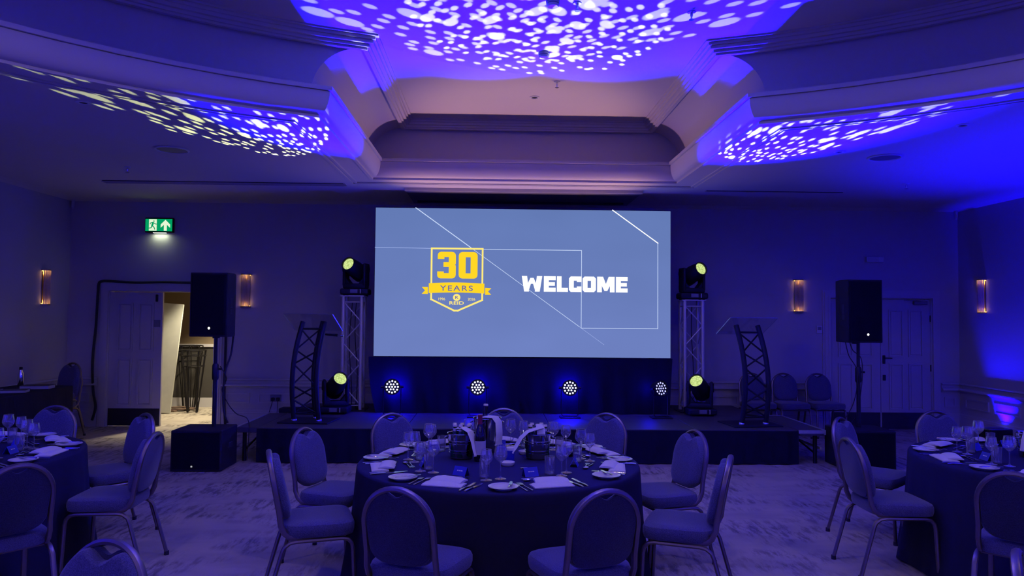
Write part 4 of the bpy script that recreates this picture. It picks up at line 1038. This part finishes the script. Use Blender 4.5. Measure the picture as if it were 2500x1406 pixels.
def make_knife(L, name='dinner_knife'):
    t = thing(name, 'knife', 'knife'); s = L/.22
    MB().tube([(0, -.11*s, .005), (0, -.08*s, .006), (0, -.02*s, .0055), (0, -.008*s, .004)], [.006, .0072, .006, .004], 8, flat=.6, up=(1, 0, 0)).build('handle', M['cutlery'], t, True)
    b = MB(); blade(b, [(-.004, -.01*s), (.004, -.01*s), (.0085, .01*s), (.0095, .07*s), (.006, .105*s), (0, .11*s), (-.005, .10*s), (-.006, .01*s)], .002, .0018); b.build('blade', M['cutlery'], t); return t
def make_spoon():
    t = thing('dessert_spoon', 'spoon', 'spoon')
    MB().tube([(0, -.09, .004), (0, -.05, .005), (0, .02, .008), (0, .038, .007)], [.0055, .004, .0026, .003], 8, flat=.5, up=(1, 0, 0)).build('handle', M['cutlery'], t, True)
    loops = []
    for r, z in ((1, .010), (.82, .0055), (.5, .003), (.1, .002)):
        loops.append([(.0185*r*math.cos(2*PI*k/20), .062+.028*r*math.sin(2*PI*k/20), z) for k in range(20)])
    MB().layers(loops, False, True).build('bowl', M['cutlery'], t, True); return t
def make_napkin():
    t = thing('folded_napkin', 'napkin', 'napkin')
    def sheet(name, w, d, z, th, bend, rz, off):
        nx, ny = 12, 8; top = []; F = []; V = []; R3 = rotz(rz)
        for lay in (0, 1):
            for j in range(ny+1):
                for i in range(nx+1):
                    x = (i/nx-.5)*w; y = (j/ny-.5)*d
                    rnd_ = (1-abs(2*i/nx-1)**6)*(1-abs(2*j/ny-1)**6)
                    zz = z+bend*(math.sin(PI*j/ny)**.7)*(.7+.3*math.sin(PI*i/nx))*lay+(th*(.35+.65*rnd_) if lay else 0)
                    p = R3 @ Vector((x, y, 0)); V.append((p.x+off[0], p.y+off[1], zz))
        N = (nx+1)*(ny+1)
        for j in range(ny):
            for i in range(nx):
                a = j*(nx+1)+i; F.append((a, a+nx+1, a+nx+2, a+1)); F.append((N+a, N+a+1, N+a+nx+2, N+a+nx+1))
        bd = [i for i in range(nx+1)]+[(j)*(nx+1)+nx for j in range(1, ny+1)]+[ny*(nx+1)+i for i in range(nx-1, -1, -1)]+[j*(nx+1) for j in range(ny-1, 0, -1)]
        for k in range(len(bd)): a, b = bd[k], bd[(k+1) % len(bd)]; F.append((a, b, N+b, N+a))
        MB().add(V, F).build(name, M['linen'], t, True)
    sheet('lower_fold', .235, .105, .001, .016, .004, .0, (0, -.02)); sheet('upper_fold', .195, .095, .016, .012, .012, -.16, (.012, .028)); sheet('tucked_fold', .10, .035, .014, .007, .003, -.16, (.055, .055))
    return t
def make_wine(name, h, br, bh, rim):
    t = thing(name, 'glass', 'wine glass'); st = h-bh
    MB().lathe([(.0, .0), (.033, .0), (.034, .002), (.02, .005), (.007, .010), (.0045, .018)], 24).build('foot', M['glass'], t, True)
    MB().lathe([(.0045, .018), (.0036, .03), (.0036, st-.012), (.006, st-.002), (.010, st+.002)], 12).build('stem', M['glass'], t, True)
    P = []
    for k in range(11):
        q = k/10; r = br*math.sin(PI*(.06+.60*q)) if q < .999 else rim
        P.append((max(.010, br*math.sin(PI/2*min(1, .14+q*1.9))*(1 if q < .46 else 1-(1-rim/br)*((q-.46)/.54)**1.3)), st+bh*q))
    MB().lathe([(.0, st+.001)]+P, 24).build('bowl', M['glass'], t, True)
    MB().tube([(P[-1][0]*math.cos(2*PI*k/24), P[-1][0]*math.sin(2*PI*k/24), h) for k in range(24)], .0017, 6, True).build('rim', M['glassrim'], t, True)
    return t
M['glassrim'] = glass('glass_rim', (.95, .95, 1), .3, .6, .12, 1.0)
def make_tumbler():
    t = thing('tumbler', 'tumbler', 'tumbler')
    MB().lathe([(.0, .012), (.024, .012), (.026, .016), (.0295, .108), (.0305, .108), (.0275, .0), (.0, .0)], 24).build('glass_body', M['glass'], t, True)
    MB().lathe([(.0, .001), (.024, .001), (.0255, .006), (.024, .0115), (.0, .0118)], 24).build('thick_base', M['glassrim'], t, True); return t
def make_card():
    t = thing('place_card', 'card', 'place card')
    for s, n in ((-1, 'front_leaf'), (1, 'back_leaf')):
        MB().add([(-.045, s*.026, .0), (.045, s*.026, .0), (.045, 0, .05), (-.045, 0, .05), (-.045, s*.026+s*.001, .0), (.045, s*.026+s*.001, .0), (.045, s*.001, .051), (-.045, s*.001, .051)], [(0,1,2,3), (4,5,6,7), (0,1,5,4), (2,3,7,6), (1,2,6,5), (3,0,4,7)]).build(n, M['cardblue'], t)
    mb = MB()
    for x0, x1 in ((-.020, -.008), (-.005, .004), (.007, .020)):
        q = lambda z: -.0275+.027*(z/.05)-.0012
        for (a, b) in ((x0, x1),): mb.add([(a, q(.026), .026), (b, q(.026), .026), (b, q(.031), .031), (a, q(.031), .031)], [(0,1,2,3)])
    mb.build('printed_name', M['print'], t); return t
PR = dict(plate=make_plate(), fork=make_fork(.205), fork2=make_fork(.185, 'starter_fork'), knife=make_knife(.235), knife2=make_knife(.215, 'starter_knife'), butter=make_knife(.165, 'butter_knife'), spoon=make_spoon(), dfork=make_fork(.175, 'dessert_fork'), napkin=make_napkin(), wine=make_wine('red_wine_glass', .195, .040, .095, .031), wine2=make_wine('white_wine_glass', .178, .036, .088, .028), tumbler=make_tumbler(), card=make_card())
def setting(c, ang, where, tab, seed, skip=()):
    rn = random.Random(seed); a = math.radians(ang); ri = Vector((math.cos(a), math.sin(a), 0)); ti = Vector((-math.sin(a), math.cos(a), 0))
    base = a+PI/2     # local +Y of a piece points to the table centre
    def put(key, tng, rad, dz, turn, label, grp):
        if key in skip: return
        p = Vector((c[0], c[1], 0))+ri*rad+ti*tng; j = rn.uniform
        place(PR[key], (p.x+j(-.006, .006), p.y+j(-.006, .006), TZ+dz), base+math.radians(turn), f'{label} at the {where} of the {tab} table', f'{grp} on the {tab} table')
    T = rn.uniform
    put('napkin', .0, .765, 0, T(-10, 10), 'folded white linen napkin', 'napkins')
    put('plate', -.285, .755, 0, 0, 'white side plate', 'side plates')
    put('butter', -.25, .755, .0185, -35+T(-25, 15), 'butter knife lying on the side plate', 'butter knives')
    put('fork', -.148, .755, 0, T(-3, 3), 'inner dinner fork', 'dinner forks'); put('fork2', -.183, .765, 0, T(-4, 4), 'outer smaller fork', 'smaller forks')
    put('knife', .145, .765, 0, T(-3, 3), 'inner dinner knife', 'dinner knives'); put('knife2', .178, .77, 0, T(-4, 4), 'outer smaller knife', 'smaller knives')
    put('spoon', -.02, .610, 0, 88+T(-14, 14), 'dessert spoon laid crosswise', 'dessert spoons'); put('dfork', -.01, .582, 0, -90+T(-12, 12), 'dessert fork laid crosswise', 'dessert forks')
    put('wine', .235, .50, 0, 0, 'large stemmed wine glass', 'large wine glasses'); put('wine2', .175, .575, 0, 0, 'smaller stemmed wine glass', 'smaller wine glasses')
    put('tumbler', .130, .505, 0, 0, 'straight water tumbler', 'tumblers'); put('card', .0+T(-.03, .03), .505, 0, T(-12, 12), 'blue tent place card', 'place cards')
for k, (ang, w) in enumerate(((246, 'near left seat'), (292, 'near right seat'), (342, 'right front seat'), (20, 'right rear seat'), (55, 'far right seat'), (88, 'far middle seat'), (125, 'far left seat'), (162, 'left rear seat'), (199, 'left front seat'))):
    setting(TC, ang, w, 'centre', 20+k)
for k, (ang, w) in enumerate(((4, 'right seat'), (46, 'far right seat'), (88, 'far seat'), (322, 'near right seat'))): setting(TL, ang, w, 'left', 50+k)
for k, (ang, w) in enumerate(((90, 'far seat'), (133, 'far left seat'), (178, 'left seat'), (224, 'near left seat'))): setting(TR, ang, w, 'right', 70+k)
for q in PR.values(): drop(q)

# ---- centre pieces: ice buckets, bottles, cup
def bucket(label, x, y, tab, rz=0, nap=True, plain=False, hgt=.165, r0=.075, r1=.095):
    t = thing('ice_bucket', label, 'ice bucket', (x, y, TZ), rz, None)
    rr = lambda q: r0+(r1-r0)*q
    P = [(.0, .002), (r0-.008, .0), (r0, .006)]
    n = 14
    for k in range(n+1): P.append((rr(k/n), .006+(hgt-.006)*k/n))
    P += [(r1+.004, hgt+.003), (r1+.002, hgt+.006), (r1-.003, hgt+.003), (r1-.005, hgt-.02), (r0-.006, .012), (.0, .010)]
    MB().lathe(P, 36).build('bucket_body', M['chrome'], t, True)
    if not plain:
        for q in (.26, .36, .64, .74):
            z = hgt*q; MB().tube([((rr(q)+.002)*math.cos(2*PI*k/36), (rr(q)+.002)*math.sin(2*PI*k/36), z) for k in range(36)], .0028, 6, True).build('band', M['chrome'], t, True)
    for s in (-1, 1): MB().tube([(s*(r1+.002), -.02, hgt-.02), (s*(r1+.018), -.012, hgt-.028), (s*(r1+.02), 0, hgt-.03), (s*(r1+.018), .012, hgt-.028), (s*(r1+.002), .02, hgt-.02)], .004, 6).build('handle', M['chrome'], t, True)
    return t
def bottle_beer(label, x, y, z, grp):
    t = thing('beer_bottle', label, 'bottle', (x, y, z), random.uniform(0, 6), grp)
    MB().lathe([(.0, 0), (.028, 0), (.029, .004), (.029, .10), (.027, .12), (.016, .15), (.0125, .175), (.0125, .195), (.0135, .197), (.0135, .204)], 18).build('glass_body', M['greenglass'], t, True)
    MB().lathe([(.0145, .200), (.015, .206), (.013, .213), (.0, .214)], 18).build('crown_cap', M['whitecap'], t, True)
    MB().lathe([(.0131, .168), (.0131, .190)], 18).build('neck_label', M['paper'], t, True)
def wine_bottle(label, x, y, z, cap, lean=0.0, cat='bottle'):
    t = thing('wine_bottle', label, cat, (x, y, z)); t.rotation_euler = (lean*.3, lean, .4)
    MB().lathe([(.0, .004), (.03, .0), (.0365, .005), (.0375, .012), (.0375, .165), (.034, .19), (.020, .225), (.0145, .245), (.0145, .295), (.0155, .296), (.0155, .302), (.0, .303)], 24).build('glass_body', M['darkglass'], t, True)
    MB().lathe([(.0152, .235), (.0152, .296), (.0163, .297), (.0163, .304), (.0, .3045)], 24).build('capsule', cap, t, True)
    n = 14; a0 = -PI*.95; V = []
    for k in range(n+1):
        a = a0+PI*.9*k/n
        for zz in (.045, .135): V.append((.0381*math.cos(a), .0381*math.sin(a), zz))
    MB().add(V, [(2*k, 2*k+2, 2*k+3, 2*k+1) for k in range(n)]).build('paper_label', M['paper'], t, True)
    return t
def drape_napkin(label, pts, w, grp=None, th=.008):
    """folded napkin draped along a path; w: half width vectors are horizontal, across the path"""
    P = [Vector(p) for p in pts]; mb = MB(); n = len(P); loops = []
    d = P[-1]-P[0]; d.z = 0
    side = Vector((-d.y, d.x, 0)).normalized()
    for i, p in enumerate(P):
        t = (P[min(i+1, n-1)]-P[max(i-1, 0)]).normalized(); nn = side.cross(t).normalized()
        ww = w*(1+.12*i/n)
        loops.append([p+side*ww*q+nn*(th*(1-abs(q)**4)*sg) for q, sg in ((-1, 0), (-.9, 1), (-.4, 1.1), (0, 1), (.4, 1.1), (.9, 1), (1, 0), (.9, -1), (.4, -1), (-.4, -1), (-.9, -1))])
    mb.layers(loops); t = thing('service_napkin', label, 'napkin', tuple(P[-1]), 0, grp)
    o = mb.build('napkin_cloth', M['linen'], t, True); o.location = -P[-1]
    h = MB().tube([P[-1]+side*w*1.1*q-Vector((0, 0, .0)) for q in (-.95, 0, .95)], th*.8, 6).build('hem', M['linen'], t, True); h.location = -P[-1]
bx, by_ = -.20, 5.0
bucket('banded steel ice bucket of green bottles left of the wine bottle', bx, by_, 'centre')
for w, dx, dy in (('front left', -.045, -.04), ('front middle', -.005, -.055), ('front right', .05, -.035), ('back middle', .0, .03), ('back left', -.05, .03), ('back right', .055, .03)): bottle_beer(f'{w} capped green bottle in the left ice bucket on the centre table', bx+dx*.95, by_+dy*.95, TZ+.016, 'bottles in the left ice bucket')
drape_napkin('white napkin draped over the left ice bucket on the centre table', [(bx-.03, by_-.02, TZ+.20), (bx+.02, by_-.06, TZ+.21), (bx+.06, by_-.09, TZ+.19), (bx+.085, by_-.105, TZ+.13), (bx+.10, by_-.11, TZ+.07), (bx+.11, by_-.115, TZ+.04)], .032, 'service napkins')
bx2, by2 = .31, 5.0
bucket('banded steel ice bucket of green bottles right of the blue cup', bx2, by2, 'centre')
for w, dx, dy in (('front left', -.05, -.03), ('middle', .0, .0), ('front right', .05, -.03), ('back left', -.035, .05), ('back right', .03, .055)): bottle_beer(f'{w} capped green bottle in the right ice bucket on the centre table', bx2+dx, by2+dy, TZ+.016, 'bottles in the right ice bucket')
drape_napkin('white napkin draped over the right ice bucket on the centre table', [(bx2+.03, by2-.05, TZ+.215), (bx2-.02, by2-.065, TZ+.205), (bx2-.07, by2-.075, TZ+.19), (bx2-.115, by2-.085, TZ+.15), (bx2-.15, by2-.095, TZ+.09), (bx2-.175, by2-.10, TZ+.06)], .034, 'service napkins')
drape_napkin('napkin tucked between bottles in the right ice bucket', [(bx2+.005, by2+.04, TZ+.20), (bx2+.012, by2-.02, TZ+.225), (bx2+.018, by2-.06, TZ+.21), (bx2+.02, by2-.075, TZ+.175)], .026, 'service napkins')
wx_, wy_ = -.03, 5.24
bucket('tall plain steel wine bucket at the back of the centre table', wx_, wy_, 'centre', plain=True, hgt=.235, r0=.070, r1=.098)
wb2 = wine_bottle('dark wine bottle standing in the tall steel bucket', wx_-.03, wy_, TZ+.025, M['darkglass'], .06)
MB().lathe([(.0165, .296), (.0168, .306), (.014, .309), (.0, .309)], 20).build('stopper', M['whitecap'], wb2, True)
drape_napkin('long white napkin hanging over the rim of the tall wine bucket', [(wx_-.06, wy_-.02, TZ+.235), (wx_+.0, wy_-.05, TZ+.25), (wx_+.055, wy_-.085, TZ+.252), (wx_+.08, wy_-.10, TZ+.22), (wx_+.085, wy_-.105, TZ+.14), (wx_+.08, wy_-.11, TZ+.07)], .040, 'service napkins')
wine_bottle('red wine bottle with dark red capsule on the centre table', -.075, 4.90, TZ, M['redfoil'])
cup = thing('blue_cup', 'blue paper cup with slanted rim beside the right ice bucket', 'cup', (.125, 4.90, TZ))
MB().lathe([(.0, .002), (.026, .0), (.027, .004), (.030, .075)], 20).build('cup_body', M['cardblue'], cup, True); MB().lathe([(.030, .072), (.0315, .078), (.029, .09), (.026, .092), (.0, .075)], 20).build('folded_top', M['linen'], cup, True)
dish = thing('butter_dish', 'small round white dish before the blue cup', 'dish', (.105, 4.76, TZ))
MB().lathe([(.0, .004), (.03, .004), (.035, .0), (.04, .006), (.046, .022), (.048, .023), (.044, .010), (.03, .007), (.0, .007)], 28).build('dish_body', M['china'], dish, True); MB().rbox((0, 0, .012), (.03, .02, .01), .003, 1).build('butter_pat', M['whitecap'], dish)
dish2 = thing('butter_dish', 'small round white dish behind the right ice bucket', 'dish', (.235, 5.15, TZ))
MB().lathe([(.0, .004), (.03, .004), (.035, .0), (.04, .006), (.046, .022), (.048, .023), (.044, .010), (.03, .007), (.0, .007)], 28).build('dish_body', M['china'], dish2, True); MB().rbox((0, 0, .012), (.03, .02, .01), .003, 1).build('butter_pat', M['whitecap'], dish2)
kn = make_knife(.11, 'butter_knife'); kn.location = (.235, 4.665, TZ); kn.rotation_euler = (0, 0, math.radians(-72)); kn['label'] = 'small spreader knife lying alone before the right ice bucket'
bx3, by3 = 3.78, 5.10
bucket('banded steel ice bucket of bottles on the right table', bx3, by3, 'right')
for w, dx, dy in (('left', -.05, -.03), ('front', -.01, -.055), ('right', .04, -.03), ('back', .0, .035)): bottle_beer(f'{w} capped bottle in the ice bucket on the right table', bx3+dx, by3+dy, TZ+.016, 'bottles in the right table ice bucket')
drape_napkin('white napkin draped over the ice bucket on the right table', [(bx3+.03, by3-.03, TZ+.21), (bx3-.02, by3-.05, TZ+.215), (bx3-.07, by3-.07, TZ+.19), (bx3-.10, by3-.085, TZ+.12), (bx3-.11, by3-.09, TZ+.06)], .034, 'service napkins')
bxb = thing('black_box', 'glossy black box at the back of the right table', 'box', (3.95, 5.72, TZ), .1)
MB().rbox((0, 0, .055), (.20, .13, .11), .008, 2).build('box_body', M['darkglass'], bxb); MB().b2((-.07, -.008, .1095), (.07, .008, .1115)).build('slot', M['slot'], bxb)

# ================================================================== SIDE TABLE AT THE LEFT WALL
st = thing('side_table', 'long side table under a black cloth along the left wall', 'table', (-5.87, 8.55, 0))
MB().rbox((0, 0, .735), (.72, 2.6, .025), .004, 1).build('tabletop', M['wood'], st)
for sx in (-.3, .3):
    for sy in (-1.2, 1.2): MB().cyl((sx, sy, 0), (sx, sy, .722), .016, 8).build('leg', M['black_metal'], st)
def skirt_loop(w, d, z, amp, n=120):
    L = []; per = 2*(w+d)
    for k in range(n):
        s = per*k/n; f = 1+0
        if s < w: x, y = -w/2+s, -d/2
        elif s < w+d: x, y = w/2, -d/2+(s-w)
        elif s < 2*w+d: x, y = w/2-(s-w-d), d/2
        else: x, y = -w/2, d/2-(s-2*w-d)
        q = amp*math.sin(k*1.1); L.append((x+(q if abs(x) >= w/2-.001 else 0), y+(q if abs(y) >= d/2-.001 else 0), z))
    return L
cl_ = MB().layers([skirt_loop(.74, 2.62, .752, 0), skirt_loop(.75, 2.63, .74, 0), skirt_loop(.76, 2.64, .4, .008), skirt_loop(.78, 2.66, .015, .014)], True, False).build('tablecloth', M['tablecloth'], None, False, (-5.87, 8.55, 0))
tag(cl_, 'black cloth on the long side table along the left wall', 'tablecloth', None)
for i, (x, y, w, d, h, rz, lab) in enumerate(((-5.72, 8.45, .30, .22, .05, .25, 'dark binder with pale page edges on the side table, at the picture edge'), (-5.66, 8.95, .26, .20, .035, .3, 'thin dark binder behind the first on the side table'), (-5.68, 9.42, .32, .24, .045, .22, 'dark binder with pale page edges before the steel flask'), (-5.98, 8.9, .30, .22, .04, .1, 'dark binder at the wall end of the side table'))):
    t = thing('ring_binder', lab, 'binder', (x, y, .753), rz, 'binders on the side table')
    MB().b2((-w/2, -d/2, .004), (w/2-.004, d/2-.004, h-.004)).build('page_block', M['pages'], t)
    MB().b2((-w/2-.006, -d/2-.001, 0), (w/2, d/2, .004)).build('lower_cover', M['bookcover'], t); MB().b2((-w/2-.006, -d/2-.001, h-.004), (w/2, d/2, h)).build('upper_cover', M['bookcover'], t); MB().b2((-w/2-.006, d/2-.004, 0), (w/2, d/2, h)).build('spine', M['bookcover'], t)
fk = thing('steel_flask', 'stainless steel drinking flask standing on the side table', 'flask', (-6.02, 9.62, .752))
MB().lathe([(.0, .0), (.034, .0), (.036, .006), (.036, .13), (.033, .165), (.022, .20), (.017, .215), (.017, .222)], 24).build('flask_body', M['chrome'], fk, True); MB().lathe([(.0185, .220), (.0195, .225), (.019, .252), (.015, .256), (.0, .256)], 20).build('screw_cap', M['black_metal'], fk, True)
